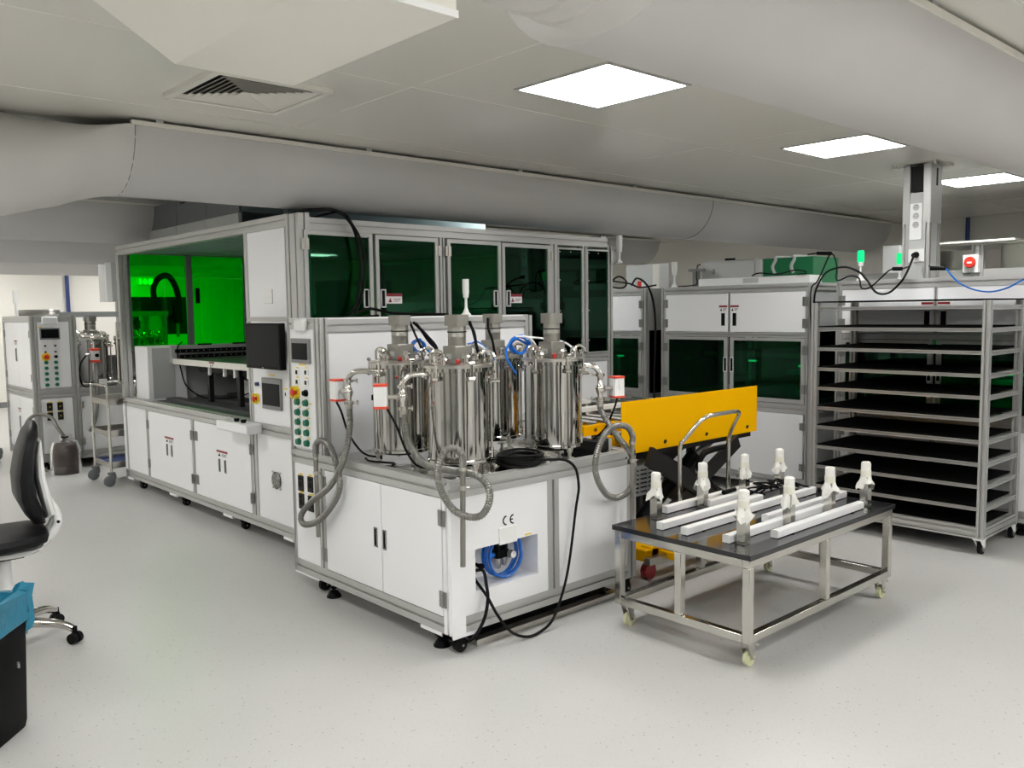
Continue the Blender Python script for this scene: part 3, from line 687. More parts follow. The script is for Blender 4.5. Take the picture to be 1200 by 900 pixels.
def arc(cx, cz, r, a0, a1, wd=.0035, n=14):
    pts = [(cx+r*math.cos(a0+(a1-a0)*i/n), cz+r*math.sin(a0+(a1-a0)*i/n)) for i in range(n+1)]; inn = [(cx+(r-wd*2)*math.cos(a0+(a1-a0)*i/n), cz+(r-wd*2)*math.sin(a0+(a1-a0)*i/n)) for i in range(n+1)]
    for i in range(n): m.prism([pts[i], pts[i+1], inn[i+1], inn[i]], 'y', ya+.0025, ya+.004)
arc(2.737, .590, .024, PI*.5, PI*1.5); m.build('ce_letter', 'black', ep, label='black letter C'); m = MB(); arc(2.783, .590, .024, PI*.5, PI*1.5); m.box(2.760, 2.779, ya+.0025, ya+.004, .587, .593)
m.build('ce_letter', 'black', ep, label='black letter E')
# bottom plates, feet, castors
bx('foot_plate', 'white', S, xa, xa+.08, ya, ya+.25, .082, .10); bx('foot_plate', 'white', S, xa, xa+.16, ya, ya+.08, .082, .10); bx('foot_plate', 'white', S, xa, xa+.08, 4.28, yb, .09, .10)
caster_x(S, xa+.06, 3.10, .09, .036); caster_x(S, xa+.07, 4.36, .09, .036); caster_x(S, xb-.06, 3.10, .1, .036); caster_x(S, xb-.06, 4.4, .1, .036)
foot(S, xa+.06, 3.22, .1); foot(S, xa+.06, 4.22, .1); foot(S, xb-.2, 3.14, .1)
bx('base_plate', 'white', S, xa+.06, xb-.06, ya+.06, yb-.06, .14, .15)
# polished counter
bx('countertop', 'mirror', S, xa+.06, xb-.06, ya+.06, 4.17, .805, .818, bevel=.002)
sc_ = MB()
for x in (2.5, 2.7, 3.1, 3.5):
    for y in (3.14, 3.5, 3.9): sc_.cyl((x, y, .818), (x, y, .823), .008, n=8)
sc_.build('counter_screws', 'offwhite', S, kind='stuff')
# control tower and the white cabinet behind the tanks
bx('tower_body', 'white', S, xa+.02, 3.95, 4.185, yb-.01, .822, 1.50)
pz('tower_post', xa, xa+.045, 4.17, 4.255, .822, 1.575); pz('tower_post', 3.92, 3.98, 4.17, 4.25, .822, 1.575)
pz('tower_rail', xa+.045, 3.92, 4.172, 4.23, 1.50, 1.57); pz('tower_rail', xa, xa+.05, 4.255, yb-.03, 1.515, 1.575)
bx('tower_roof', 'white', S, xa+.01, 3.96, 4.19, yb-.01, 1.50, 1.578)
cp = bx('control_panel', 'white', S, xa+.002, xa+.02, 4.255, 4.52, .84, 1.515, bevel=.001)
bx('cover_plate', 'offwhite', S, xa-.03, xa+.004, 4.312, 4.425, 1.503, 1.575, bevel=.012)
sc = bx('touchscreen', 'greyb', cp, xa-.012, xa+.004, 4.287, 4.495, 1.325, 1.464, bevel=.004); bx('screen_glass', 'screen', sc, xa-.014, xa-.01, 4.305, 4.478, 1.345, 1.438)
bx('screen_label', 'yel', cp, xa, xa+.0025, 4.35, 4.43, 1.312, 1.320)
estop_x(cp, xa, 4.462, 1.155)
MB().lathe((xa-.022, 4.352, 1.157), [(.02, .024), (.02, .014), (.016, .012), (.014, 0), (.002, -.001)], 14, 'x').build('selector_knob', 'black', cp)
for y, z in ((4.445, 1.272), (4.342, 1.275), (4.446, 1.217), (4.344, 1.217)):
    s_ = bx('rocker_switch', 'offwhite', cp, xa-.004, xa+.003, y-.022, y+.022, z-.02, z+.016); bx('rocker', 'black', s_, xa-.007, xa-.003, y-.005, y+.012, z-.012, z+.010)
    bx('switch_label', 'yel', cp, xa, xa+.0025, y-.016, y+.016, z+.022, z+.028)
for y0, zs in ((4.450, (1.101, 1.043, .987, .929, .873)), (4.354, (1.101, 1.044, .988, .931, .872))):
    for z in zs:
        b = MB().lathe((xa-.02, y0, z), [(.021, .021), (.021, .016), (.017, .014), (.017, .001), (.002, 0)], 16, 'x').build('push_button', 'green', cp)
        if z < 1.08: bx('button_label', 'yel', cp, xa, xa+.0025, y0-.03, y0-.002, z+.024, z+.030)
for y in (4.402, 4.31): bx('button_label', 'yel', cp, xa, xa+.0025, y-.012, y+.010, 1.096, 1.103)
# signal lamp on the cabinet
t = thing('signal_lamp', 'unlit white signal lamp on a thin stem behind the front tank', 'signal lamp', (3.52, 4.30, 1.578))
MB().lathe((3.52, 4.30, 1.578), [(.032, 0), (.032, .008), (.02, .02), (.009, .05), (.008, .11), (.017, .115), (.019, .14)], 18).build('stem', 'offwhite', t)
cy('lamp_head', 'offwhite', t, (3.52, 4.30, 1.718), (3.52, 4.30, 1.81), .0215)
t = thing('signal_lamp', 'unlit white signal lamp clamped to the right top corner of the green-windowed cabinet', 'signal lamp', (5.72, 4.93, 2.05))
bx('bracket', 'alu', t, 5.66, 5.75, 4.935, 4.945, 2.0, 2.12)
MB().lathe((5.735, 4.91, 2.0), [(.03, 0), (.03, .01), (.012, .03), (.010, .09), (.024, .10), (.026, .13)], 16).build('stem', 'offwhite', t); cy('lamp_head', 'offwhite', t, (5.735, 4.91, 2.13), (5.735, 4.91, 2.24), .028)
# metal strip on the floor under the station
tag(B(2.56, 3.66, 3.09, 3.14, 0, .03).build('floor_tray', 'steel'), 'long steel tray edge lying on the floor under the tank station', 'tray')
solo('black_mat', 'rubber', 'black mat lying on the floor beneath the tank station', 'mat', B(2.6, 3.62, 3.16, 3.9, 0, .02))
# ================================================================== STEEL TANKS
def ring(m, c, r, rr_=.004, axis='x', n=16, th=8):
    pts = []
    for i in range(n):
        a = 2*PI*i/n; u, v = r*math.cos(a), r*math.sin(a)
        pts.append({'x': (c[0], c[1]+u, c[2]+v), 'y': (c[0]+u, c[1], c[2]+v), 'z': (c[0]+u, c[1]+v, c[2])}[axis])
    m.tube(pts, rr_, th, closed=True)
def make_tank(cx, cy_, label):
    t = thing('mixing_tank', label, 'tank', (cx, cy_, .818), 'stainless steel mixing tanks on the station')
    zb, zt = .875, 1.335; R = .15
    MB().lathe((cx, cy_, zb), [(R-.03, -.012), (R, 0), (R+.006, .003), (R+.006, .016), (R, .020), (R, zt-zb-.02), (R+.012, zt-zb-.018), (R+.012, zt-zb)], 64).build('tank_body', 'mirror', t)
    MB().lathe((cx, cy_, zt), [(R+.016, 0), (R+.016, .012), (R+.010, .016), (.04, .017)], 48).build('lid', 'steel', t)
    for k in range(3):
        a = 2*PI*k/3+.5; x, y = cx+(R-.02)*math.cos(a), cy_+(R-.02)*math.sin(a)
        MB().lathe((x, y, .818), [(.026, 0), (.026, .006), (.010, .010), (.010, .03), (.016, .032), (.016, .045), (.02, .05), (.02, .062)], 14).build('tank_foot', 'steel', t)
    # clamps around the flange
    for k in range(6):
        a = 2*PI*k/6+.25; d = Vector((math.cos(a), math.sin(a), 0)); p = Vector((cx, cy_, zt)) + d*(R+.018); q = Vector((-d.y, d.x, 0))
        m = MB().cyl(p+Vector((0, 0, .022)), p+Vector((0, 0, -.045)), .007, n=8).cyl(p-q*.014+Vector((0, 0, .024)), p+q*.014+Vector((0, 0, .024)), .009, n=10)
        m.cyl(p-q*.016+Vector((0, 0, -.05)), p+q*.016+Vector((0, 0, -.05)), .011, n=10).cyl(p-d*.02+Vector((0, 0, -.05)), p+Vector((0, 0, -.05)), .008, n=8)
        m.build('clamp', 'pol', t)
    # lifting eyes, ports on the lid
    for k in range(3):
        a = 2*PI*k/3-.9; x, y = cx+.118*math.cos(a), cy_+.118*math.sin(a)
        m = MB(); ring(m, (x, y, 1.385), .022, .005, 'x' if k % 2 else 'y'); m.cyl((x, y, 1.35), (x, y, 1.365), .010, n=10); m.build('lifting_eye', 'pol', t)
    for k, (a, r, h) in enumerate(((.3, .11, .035), (1.9, .115, .05), (3.4, .11, .03), (4.4, .12, .045))):
        x, y = cx+r*math.cos(a), cy_+r*math.sin(a)
        MB().lathe((x, y, 1.351), [(.014, 0), (.014, h-.014), (.027, h-.012), (.027, h-.006), (.022, h), (.022, h+.008)], 18).build('lid_port', 'pol', t)
    a = PI*1.30; x, y = cx+.09*math.cos(a), cy_+.09*math.sin(a)
    MB().lathe((x, y, 1.352), [(.011, 0), (.012, .012), (.010, .022), (.004, .024)], 12).build('relief_knob', 'red', t)
    d = Vector((math.cos(-.55), math.sin(-.55), 0)); p = Vector((cx, cy_, 0)) + d*(R+.012); e = Vector((-d.y, d.x, 0))
    m = MB().cyl(p+Vector((0, 0, 1.25)), p+Vector((0, 0, 1.39)), .011, n=10).cyl(p-e*.03+Vector((0, 0, 1.275)), p+e*.03+Vector((0, 0, 1.275)), .012, n=10)
    m.cyl(p+Vector((0, 0, 1.30)), p+Vector((0, 0, 1.312)), .024, n=16).cyl(p+Vector((0, 0, 1.37)), p+Vector((0, 0, 1.38)), .02, n=16).cyl(p+d*.0+Vector((0, 0, 1.262)), p+d*.045+Vector((0, 0, 1.262)), .009, n=8)
    m.build('level_fitting', 'pol', t)
    for a in (2.5, 5.2): 
        x, y = cx+.128*math.cos(a), cy_+.128*math.sin(a)
        MB().tube(smooth_path([(x, y, 1.35), (x, y, 1.395), (x+.012, y-.012, 1.415), (x+.035, y-.03, 1.41), (x+.045, y-.04, 1.385)], .008), .0075, 8).build('vent_elbow', 'pol', t)
    # stirrer drive: gearbox, motor, head
    bx('gearbox', 'satin', t, cx-.05, cx+.05, cy_-.05, cy_+.05, 1.352, 1.437, bevel=.004)
    MB().lathe((cx, cy_, 1.437), [(.044, 0), (.044, .040), (.0445, .041), (.0445, .047), (.044, .048), (.044, .100)], 24).build('motor', 'satin', t)
    ring_m = MB(); ring(ring_m, (cx, cy_, 1.505), .0455, .003, 'z', 24, 6); ring_m.build('cable_tie', 'black', t)
    c_ = .014; a = .0475; oc = [(cx-a+c_, cy_-a), (cx+a-c_, cy_-a), (cx+a, cy_-a+c_), (cx+a, cy_+a-c_), (cx+a-c_, cy_+a), (cx-a+c_, cy_+a), (cx-a, cy_+a-c_), (cx-a, cy_-a+c_)]
    MB().prism(oc, 'z', 1.535, 1.588).build('motor_head', 'satin', t, bevel=.002)
    bx('rating_plate', 'lightgrey', t, cx-.002-.05, cx-.05, cy_-.02, cy_+.02, 1.375, 1.40)
    # sight tube on the side
    d = Vector((math.cos(-.25), math.sin(-.25), 0)); p = Vector((cx, cy_, 0)) + d*(R+.03)
    m = MB().cyl(p+Vector((0, 0, .90)), p+Vector((0, 0, 1.29)), .007, n=10)
    for z in (.90, 1.28): m.cyl(p-d*.035+Vector((0, 0, z)), p+d*.01+Vector((0, 0, z)), .010, n=10); m.cyl(p+Vector((0, 0, z-.025)), p+Vector((0, 0, z+.025)), .012, n=10)
    m.build('sight_tube', 'pol', t)
    # bottom outlet with small valve
    d = Vector((math.cos(3.9), math.sin(3.9), 0)); p = Vector((cx, cy_, .905)) + d*R
    return t
TK = make_tank(2.62, 3.275, 'steel mixing tank nearest the front corner of the station')
dup(TK, (2.62, 3.755, .818), 'steel mixing tank beside the control tower, farther left')
dup(TK, (3.27, 3.275, .818), 'steel mixing tank at the right end, next to the yellow board')
dup(TK, (3.27, 3.755, .818), 'steel mixing tank at the back, mostly hidden behind the others')
# motor cables and blue tubing
for pts, r, m_, lab in (
    ([(2.69, 3.73, 1.55), (2.71, 3.72, 1.53), (2.80, 3.75, 1.47), (2.88, 3.78, 1.41), (2.90, 3.8, 1.352)], .008, 'black', 'upper of two black motor cables arching from the left tank drive'),
    ([(2.69, 3.71, 1.545), (2.71, 3.70, 1.52), (2.78, 3.72, 1.45), (2.86, 3.74, 1.39), (2.88, 3.76, 1.352)], .008, 'black', 'lower of two black motor cables arching from the left tank drive'),
    ([(2.675, 3.74, 1.555), (2.69, 3.71, 1.48), (2.70, 3.68, 1.42), (2.70, 3.66, 1.352)], .007, 'black', 'black motor cable hanging straight down at the left tank drive'),
    ([(2.675, 3.25, 1.555), (2.70, 3.24, 1.50), (2.74, 3.27, 1.43), (2.80, 3.32, 1.40), (2.88, 3.36, 1.37), (2.95, 3.40, 1.30)], .008, 'black', 'black motor cable running right from the front tank drive'),
    ([(2.675, 3.24, 1.555), (2.685, 3.22, 1.48), (2.69, 3.2, 1.40), (2.70, 3.18, 1.352)], .007, 'black', 'black motor cable hanging straight down at the front tank drive'),
    ([(3.22, 3.74, 1.56), (3.19, 3.70, 1.50), (3.20, 3.68, 1.44), (3.20, 3.66, 1.36)], .008, 'black', 'black motor cable on the rear tank drive'),
    ([(3.33, 3.42, 1.352), (3.28, 3.45, 1.45), (3.22, 3.5, 1.461), (3.35, 3.49, 1.452), (3.50, 3.42, 1.425), (3.47, 3.30, 1.38), (3.40, 3.28, 1.352)], .006, 'offwhite', 'white air tube arching over the right tank lid')):
    cable('motor_cable' if m_ == 'black' else 'air_tube', lab, pts, r, m_, 'cable' if m_ == 'black' else 'tube')
def loopcoil(name, label, c, r, n, m_, tail=(), tilt=(1, 0), rt=.006):
    pts = []
    for i in range(n*20+1):
        a = 2*PI*i/20; q = r*(1+.08*math.sin(i*.37)); u = q*math.cos(a); pts.append((c[0]+u*tilt[0], c[1]+u*tilt[1]+.012*math.sin(i*.9), c[2]+q*math.sin(a)*.95))
    return cable(name, label, pts+list(tail), rt, m_, 'tube', step=.03)
loopcoil('air_tube_loop', 'loop of blue air tubing standing between the rear and right tanks', (3.245, 3.5, 1.415), .05, 4, 'blue', [(3.20, 3.5, 1.45), (3.14, 3.5, 1.38), (3.145, 3.48, 1.32), (3.18, 3.46, 1.26)], (.85, -.5), .0065)
cable('air_tube', 'blue air tube above the front tank lid', [(2.75, 3.35, 1.44), (2.80, 3.34, 1.45), (2.86, 3.34, 1.41), (2.90, 3.35, 1.37), (2.93, 3.36, 1.352)], .006, 'blue', 'tube')
cable('air_tube', 'white air tube bundled beside the blue one over the front tank', [(2.77, 3.31, 1.44), (2.81, 3.31, 1.42), (2.87, 3.32, 1.375), (2.90, 3.34, 1.352)], .009, 'offwhite', 'tube')
loopcoil('air_tube_loop', 'small bundle of blue tubing behind the left tank drive', (2.80, 3.84, 1.42), .035, 4, 'blue', [(2.84, 3.8, 1.39), (2.87, 3.8, 1.36)], (.8, -.3))
# ---- pneumatic valves
def valve(label, start, elbow, down, act, side, zt, zb):
    """pipe from the tank, elbow down, ball valve, actuator with red end caps"""
    t = thing('pneumatic_valve', label, 'valve', down[:2]+(zb,), 'pneumatic valves with red end caps')
    pts = smooth_path([start, ((start[0]*.4+elbow[0]*.6), (start[1]*.4+elbow[1]*.6), start[2]), (elbow[0]*.7+down[0]*.3, elbow[1]*.7+down[1]*.3, start[2]-.006), (down[0], down[1], start[2]-.045), (down[0], down[1], zt)], .01)
    MB().tube(pts, .015, 12).build('elbow_pipe', 'pol', t)
    s = Vector(start); e = Vector(elbow); d = (e-s).normalized()
    MB().cyl(s+d*.02, s+d*.034, .026, n=18).cyl(s-d*.02, s+d*.01, .018).build('clamp_ring', 'pol', t)
    x, y = down[0], down[1]
    MB().cyl((x, y, zt+.02), (x, y, zt+.034), .026, n=18).build('clamp_ring', 'pol', t)
    MB().cyl((x, y, zb-.005), (x, y, zb+.012), .026, n=18).build('clamp_ring', 'pol', t)
    MB().lathe((x, y, zb), [(.015, 0), (.015, .03), (.022, .045), (.026, .06), (.022, .075), (.015, .09), (.015, zt-zb+.02)], 18).build('ball_valve', 'pol', t)
    for z in (zt+.027, zb+.004):
        q = Vector((.788, -.6155, 0))*(-side)
        MB().cyl(Vector((x, y, z))-q*.005, Vector((x, y, z))+q*.045, .006, n=8).cyl(Vector((x, y, z))+q*.045-Vector((0, 0, .012)), Vector((x, y, z))+q*.045+Vector((0, 0, .012)), .005, n=8).build('wing_nut', 'pol', t)
    ax, ay = act; a = .030; z0, z1 = zb+.005, zb+.125
    R2 = (Vector((ax, ay, 0))-Vector((x, y, 0))); L = R2.length; u = R2/L; v = Vector((-u.y, u.x, 0))
    def obox(p, hu, hv, z0, z1, mm):
        vs_ = [p+u*su*hu+v*sv*hv+Vector((0, 0, z)) for z in (z0, z1) for su, sv in ((-1,-1),(1,-1),(1,1),(-1,1))]
        return mm.add(vs_, [(0,3,2,1),(4,5,6,7),(0,1,5,4),(1,2,6,5),(2,3,7,6),(3,0,4,7)])
    c = Vector((ax, ay, 0))
    body = MB(); obox(c, a, a, z0+.012, z1-.012, body)
    for k in (-.018, -.006, .006, .018): obox(c+v*0+u*k, .0035, a+.003, z0+.012, z1-.012, body); obox(c+v*k, a+.003, .0035, z0+.012, z1-.012, body)
    b = body.build('actuator_body', 'offwhite', t)
    for za, zc_ in ((z0, z0+.012), (z1-.012, z1)): mm = MB(); obox(c, a+.003, a+.003, za, zc_, mm); mm.build('end_cap', 'redc', b, bevel=.002)
    MB().cyl(Vector((x, y, zb+.06)), c-u*a+Vector((0, 0, zb+.06)), .012, n=12).cyl(Vector((x, y, zb+.06))+u*.022, Vector((x, y, zb+.06))+u*.030, .018, n=12).build('coupling', 'steel', t)
    MB().lathe(tuple(c+u*(a+.001)+Vector((0, 0, zb+.06))), [(.016, 0), (.016, .004), (.013, .010), (.004, .012)], 14, 'x').build('position_knob', 'black', t) if abs(u.x) > .9 else MB().cyl(c+u*a+Vector((0, 0, zb+.06)), c+u*(a+.014)+Vector((0, 0, zb+.06)), .017, .013, n=14).build('position_knob', 'black', t)
    return t
valve('pneumatic valve with red end caps in front of the control tower side wall', (2.50, 3.70, 1.302), (2.41, 3.84, 1.302), (2.40, 3.92, 0), (2.40, 4.03), -1, 1.22, 1.128)
valve('pneumatic valve with red end caps in front of the two left tanks', (2.505, 3.36, 1.302), (2.44, 3.40, 1.302), (2.398, 3.425, 0), (2.315, 3.49), -1, 1.22, 1.135)
valve('pneumatic valve with red end caps at the right end of the station', (3.41, 3.24, 1.302), (3.47, 3.18, 1.302), (3.515, 3.15, 0), (3.62, 3.12), 1, 1.22, 1.112)
# ---- corrugated hoses
def hose(label, pts, tube_len_pts, r=.0178):
    t = thing('flexible_hose', label, 'hose', pts[-1], 'corrugated steel hoses of the tank station')
    P = smooth_path(pts, .0055)
    rs = [r*(1.0 if (i//1) % 2 else .84) for i in range(len(P))]
    MB().tube(P, rs, 10).build('braided_hose', 'hose', t)
    a, b = tube_len_pts
    MB().cyl(a, b, .0125, n=14).build('dip_tube', 'hosetube', t)
    MB().cyl((a[0], a[1], a[2]-.012), (a[0], a[1], a[2]+.004), .018, n=14).build('ferrule', 'steel', t)
    mid = Vector(a)*.8+Vector(b)*.2
    MB().cyl(mid-Vector((0, 0, .01)), mid+Vector((0, 0, .01)), .016, n=14).cyl(mid, mid+Vector((.03, -.01, 0)), .006, n=8).build('tube_clip', 'steel', t)
    P0 = Vector(pts[0]); MB().cyl(P0-Vector((0, 0, .02)), P0+Vector((0, 0, .025)), .0195, n=14).build('ferrule', 'steel', t)
    return t
hose('corrugated hose looping in front of the four black power sockets', [(2.40, 3.918, 1.12), (2.39, 3.903, .997), (2.35, 3.908, .835), (2.33, 4.02, .682), (2.32, 4.203, .572), (2.32, 4.329, .475), (2.32, 4.298, .428), (2.33, 4.162, .467), (2.34, 4.012, .583), (2.345, 3.945, .689), (2.345, 3.969, .8), (2.34, 4.025, .893), (2.33, 4.101, .919), (2.325, 4.15, .89), (2.325, 4.155, .825)], ((2.325, 4.155, .825), (2.335, 4.168, .378)))
hose('corrugated hose looping around the front corner post of the station', [(2.398, 3.42, 1.118), (2.392, 3.398, 1.06), (2.377, 3.359, .99), (2.378, 3.295, .925), (2.387, 3.212, .885), (2.42, 3.084, .875), (2.457, 2.954, .865), (2.48, 2.898, .82), (2.478, 2.887, .752), (2.45, 2.909, .691), (2.402, 2.946, .686), (2.349, 2.988, .723), (2.308, 3.02, .814), (2.299, 3.027, .91), (2.326, 3.005, .984), (2.358, 2.98, .997), (2.391, 2.968, .96), (2.393, 2.966, .905)], ((2.393, 2.966, .905), (2.387, 2.971, .455)))
hose('corrugated hose looping at the right post of the station, before the yellow board', [(3.515, 3.15, 1.095), (3.52, 3.15, 1.06), (3.535, 3.13, 1.01), (3.554, 3.08, .931), (3.561, 3.02, .875), (3.587, 2.99, .815), (3.61, 2.99, .74), (3.594, 2.99, .651), (3.54, 2.99, .608), (3.464, 2.99, .599), (3.389, 2.99, .626), (3.324, 2.99, .7), (3.296, 2.99, .782), (3.311, 2.99, .858), (3.362, 2.99, .94), (3.421, 2.99, .978), (3.484, 2.98, .988), (3.552, 2.98, .966), (3.587, 2.98, .917), (3.584, 2.98, .887)], ((3.584, 2.98, .887), (3.583, 2.98, .38)))
# ---- cables around the tanks
cable('valve_cable', 'black cable hanging from the valve by the control tower down to the counter', [(2.385, 4.02, 1.13), (2.40, 4.0, 1.08), (2.44, 3.99, .95), (2.49, 3.93, .85), (2.56, 3.88, .828), (2.60, 3.93, .826)], .006)
cable('valve_cable', 'black cable hanging from the middle valve down to the counter', [(2.33, 3.46, 1.14), (2.37, 3.44, 1.05), (2.42, 3.44, .93), (2.47, 3.42, .85), (2.55, 3.40, .828), (2.62, 3.52, .826), (2.8, 3.4, .826)], .006)
cable('valve_cable', 'black cable hanging from the right valve to the counter', [(3.60, 3.10, 1.115), (3.58, 3.11, 1.05), (3.60, 3.2, .93), (3.60, 3.35, .84), (3.56, 3.5, .828)], .006)
cable('counter_cable', 'black cable lying on the counter left of the front tank', [(2.46, 3.62, .828), (2.50, 3.66, .828), (2.45, 3.80, .828), (2.48, 3.9, .828)], .006)
cl = MB()
for k in range(13):
    r = .125-.008*(k % 4); z = .833+.011*(k//3); cx_, cy2 = 2.945+random.uniform(-.008, .008), 3.185+random.uniform(-.008, .008)
    ph = random.random()*6
    cl.tube([(cx_+r*math.cos(2*PI*i/40), cy2+r*.86*math.sin(2*PI*i/40), z+.006*math.sin(ph+4*PI*i/40)) for i in range(40)], .0065, 7, closed=True)
tag(cl.build('cable_coil', 'rubber', None), 'thick coil of black cable on the counter between the front and right tanks', 'cable coil')
cable('floor_cable', 'black cable dropping from the cable coil over the panel and looping to the floor', [(2.98, 3.09, .85), (3.036, 3.06, .852), (3.12, 3.03, .84), (3.18, 3.02, .79), (3.203, 3.02, .70), (3.205, 3.03, .636), (3.19, 3.03, .574), (3.13, 3.02, .32), (3.07, 3.01, .172), (2.985, 3.0, .05), (2.895, 2.995, .012), (2.80, 2.99, .012), (2.706, 3.0, .056), (2.636, 3.02, .15), (2.585, 3.04, .255), (2.575, 3.10, .31), (2.60, 3.16, .33)], .0075, step=.015)
cable('floor_cable', 'second black cable from the recess gland down under the station', [(2.61, 3.15, .35), (2.60, 3.08, .365), (2.575, 3.03, .31), (2.565, 3.01, .25), (2.545, 3.02, .15), (2.50, 3.06, .06), (2.47, 3.18, .015), (2.52, 3.4, .012)], .0085, step=.015)
t = thing('sensor_box', 'small grey connector box at the right edge of the counter', 'connector box', (3.60, 3.25, .818))
bx('box_body', 'dark', t, 3.53, 3.61, 3.18, 3.5, .818, .87, bevel=.004); bx('terminal', 'steel', t, 3.62, 3.645, 3.18, 3.3, .818, .88); bx('terminal', 'bluegrey', t, 3.60, 3.62, 3.2, 3.26, .818, .87)

# ================================================================== ROLLING BOARD TABLE
t = thing('rolling_table', 'low stainless steel frame table with glossy black top on cream castors', 'table', (3.94, 2.41, 0))
tx0, tx1, ty0, ty1 = 3.225, 4.655, 2.02, 2.815
bx('tabletop', 'acryl', t, tx0, tx1, ty0, ty1, .50, .525, bevel=.002)
def fr(name, *a): return bx(name, 'steelm', t, *a, bevel=.003)
M['steelm'] = mat('polished_square_tube', (.60, .585, .54), .16, 1)
g = .038
for x in (tx0+.01, tx1-.01-g):
    for y in (ty0+.01, ty1-.01-g): fr('leg', x, x+g, y, y+g, .12, .462)
for x in ((tx0+tx1)/2-g/2,):
    for y in (ty0+.01, ty1-.01-g): fr('leg', x, x+g, y, y+g, .158, .462)
for x in (tx0+.01, tx1-.01-g): fr('leg', x, x+g, (ty0+ty1)/2-g/2, (ty0+ty1)/2+g/2, .158, .462)
for z in (.462, .12):
    for y in (ty0+.01, ty1-.01-g): fr('frame_rail', tx0+.01 + (0 if z > .4 else g), tx1-.01-(0 if z > .4 else g), y, y+g, z, z+g)
    for x in (tx0+.01, tx1-.01-g): fr('frame_rail', x, x+g, ty0+.01+g, ty1-.01-g, z, z+g)
for x in (tx0+.06, tx1-.06):
    for y in (ty0+.05, ty1-.05):
        c = MB().box(x-.035, x+.035, y-.03, y+.03, .114, .12)
        for s_ in (-1, 1): c.prism([(x-.028, .114), (x+.028, .114), (x+.028, .052), (x+.004, .03)], 'y', y+s_*.02-.0015, y+s_*.02+.0015)
        c = c.build('caster', 'steel', t)
        MB().lathe((x+.014, y, .036), [(.008, -.016), (.020, -.014), (.024, -.010), (.036, -.010), (.036, .010), (.024, .010), (.020, .014), (.008, .016)], 24, 'y').build('wheel', 'castor', c)
        cy('axle', 'hinge', c, (x+.014, y-.024, .036), (x+.014, y+.024, .036), .006, n=8)
        if y < 2.3: MB().prism([(x+.03, .10), (x+.075, .075), (x+.08, .082), (x+.035, .112)], 'y', y-.015, y+.015).build('brake_pedal', 'pol', c)
# wrapped heads standing on the table
def head(x, y, label, seed, h=.245):
    rnd = random.Random(seed); z0 = .525
    t = thing('nozzle_head', label, 'nozzle head', (x, y, z0), 'tissue wrapped nozzle heads standing on the table')
    m = MB(); w2 = .022
    m.box(x-w2, x+w2, y-w2, y-w2+.003, z0+.012, z0+h*.66); m.box(x-w2, x+w2, y+w2-.003, y+w2, z0+.012, z0+h*.66); m.box(x-w2, x-w2+.003, y-w2+.003, y+w2-.003, z0+.012, z0+h*.66)
    m.build('bracket', 'steelm', t); bx('bracket_base', 'satin', t, x-w2, x+.026, y-w2, y+w2, z0, z0+.008)
    MB().box(x-.014, x+.016, y-.014, y+.014, z0+.012, z0+h*.6).build('inner_rod', 'greyb', t)
    for k in range(3): cy('bolt', 'dark', t, (x+.0165, y-w2*.55, z0+.05+.035*k), (x+.022, y-w2*.55, z0+.05+.035*k), .005, n=8)
    # crumpled tissue skirt
    N = 18; rows = []
    for j, (q, r) in enumerate(((.44, .040), (.52, .038), (.60, .031), (.68, .0255), (.80, .0245), (.93, .0255), (.98, .024), (1.0, .016))):
        row = []
        for k in range(N):
            a = 2*PI*k/N; am = (.34 if j == 0 else .24 if j == 1 else .12 if j == 2 else .05)
            r2 = r*(1+am*math.sin(3*a+rnd.random()*2+seed)+am*.6*(rnd.random()-.5)); zz = z0+h*q + (h*.10*(rnd.random()-.5)+h*.07*math.sin(2*a+seed) if j == 0 else h*.02*(rnd.random()-.5))
            row.append((x+r2*math.cos(a), y+r2*math.sin(a), zz))
        rows.append(row)
    v = [p for r_ in rows for p in r_]; m = MB()
    m.add(v, [(j*N+k, j*N+(k+1) % N, (j+1)*N+(k+1) % N, (j+1)*N+k) for j in range(len(rows)-1) for k in range(N)], False); m.add(v, [tuple(range((len(rows)-1)*N, len(rows)*N))])
    m.build('tissue_wrap', 'tissue', t)
    MB().lathe((x, y, z0+h*.66), [(.027, 0), (.0275, h*.04), (.0275, h*.12), (.027, h*.15)], 14).build('tape_band', 'tape', t)
    return t
for i, (x, y, lab, h) in enumerate(((3.385, 2.16, 'tissue wrapped head nearest the front corner of the table', .25), (3.82, 2.18, 'tissue wrapped head second from the left along the near edge of the table', .245), (4.21, 2.17, 'tissue wrapped head third from the left along the near edge of the table', .245), (4.51, 2.12, 'tissue wrapped head at the right end of the near row, beside the tray rack', .24),
        (3.492, 2.745, 'tissue wrapped head at the left back corner of the table, by the station', .24), (3.866, 2.722, 'tissue wrapped head at the back edge, before the chrome handle', .245), (4.30, 2.74, 'tissue wrapped head at the back edge, third from the left', .235), (4.612, 2.70, 'tissue wrapped head at the far back right corner of the table', .235))):
    head(x, y, lab, i+3, h)
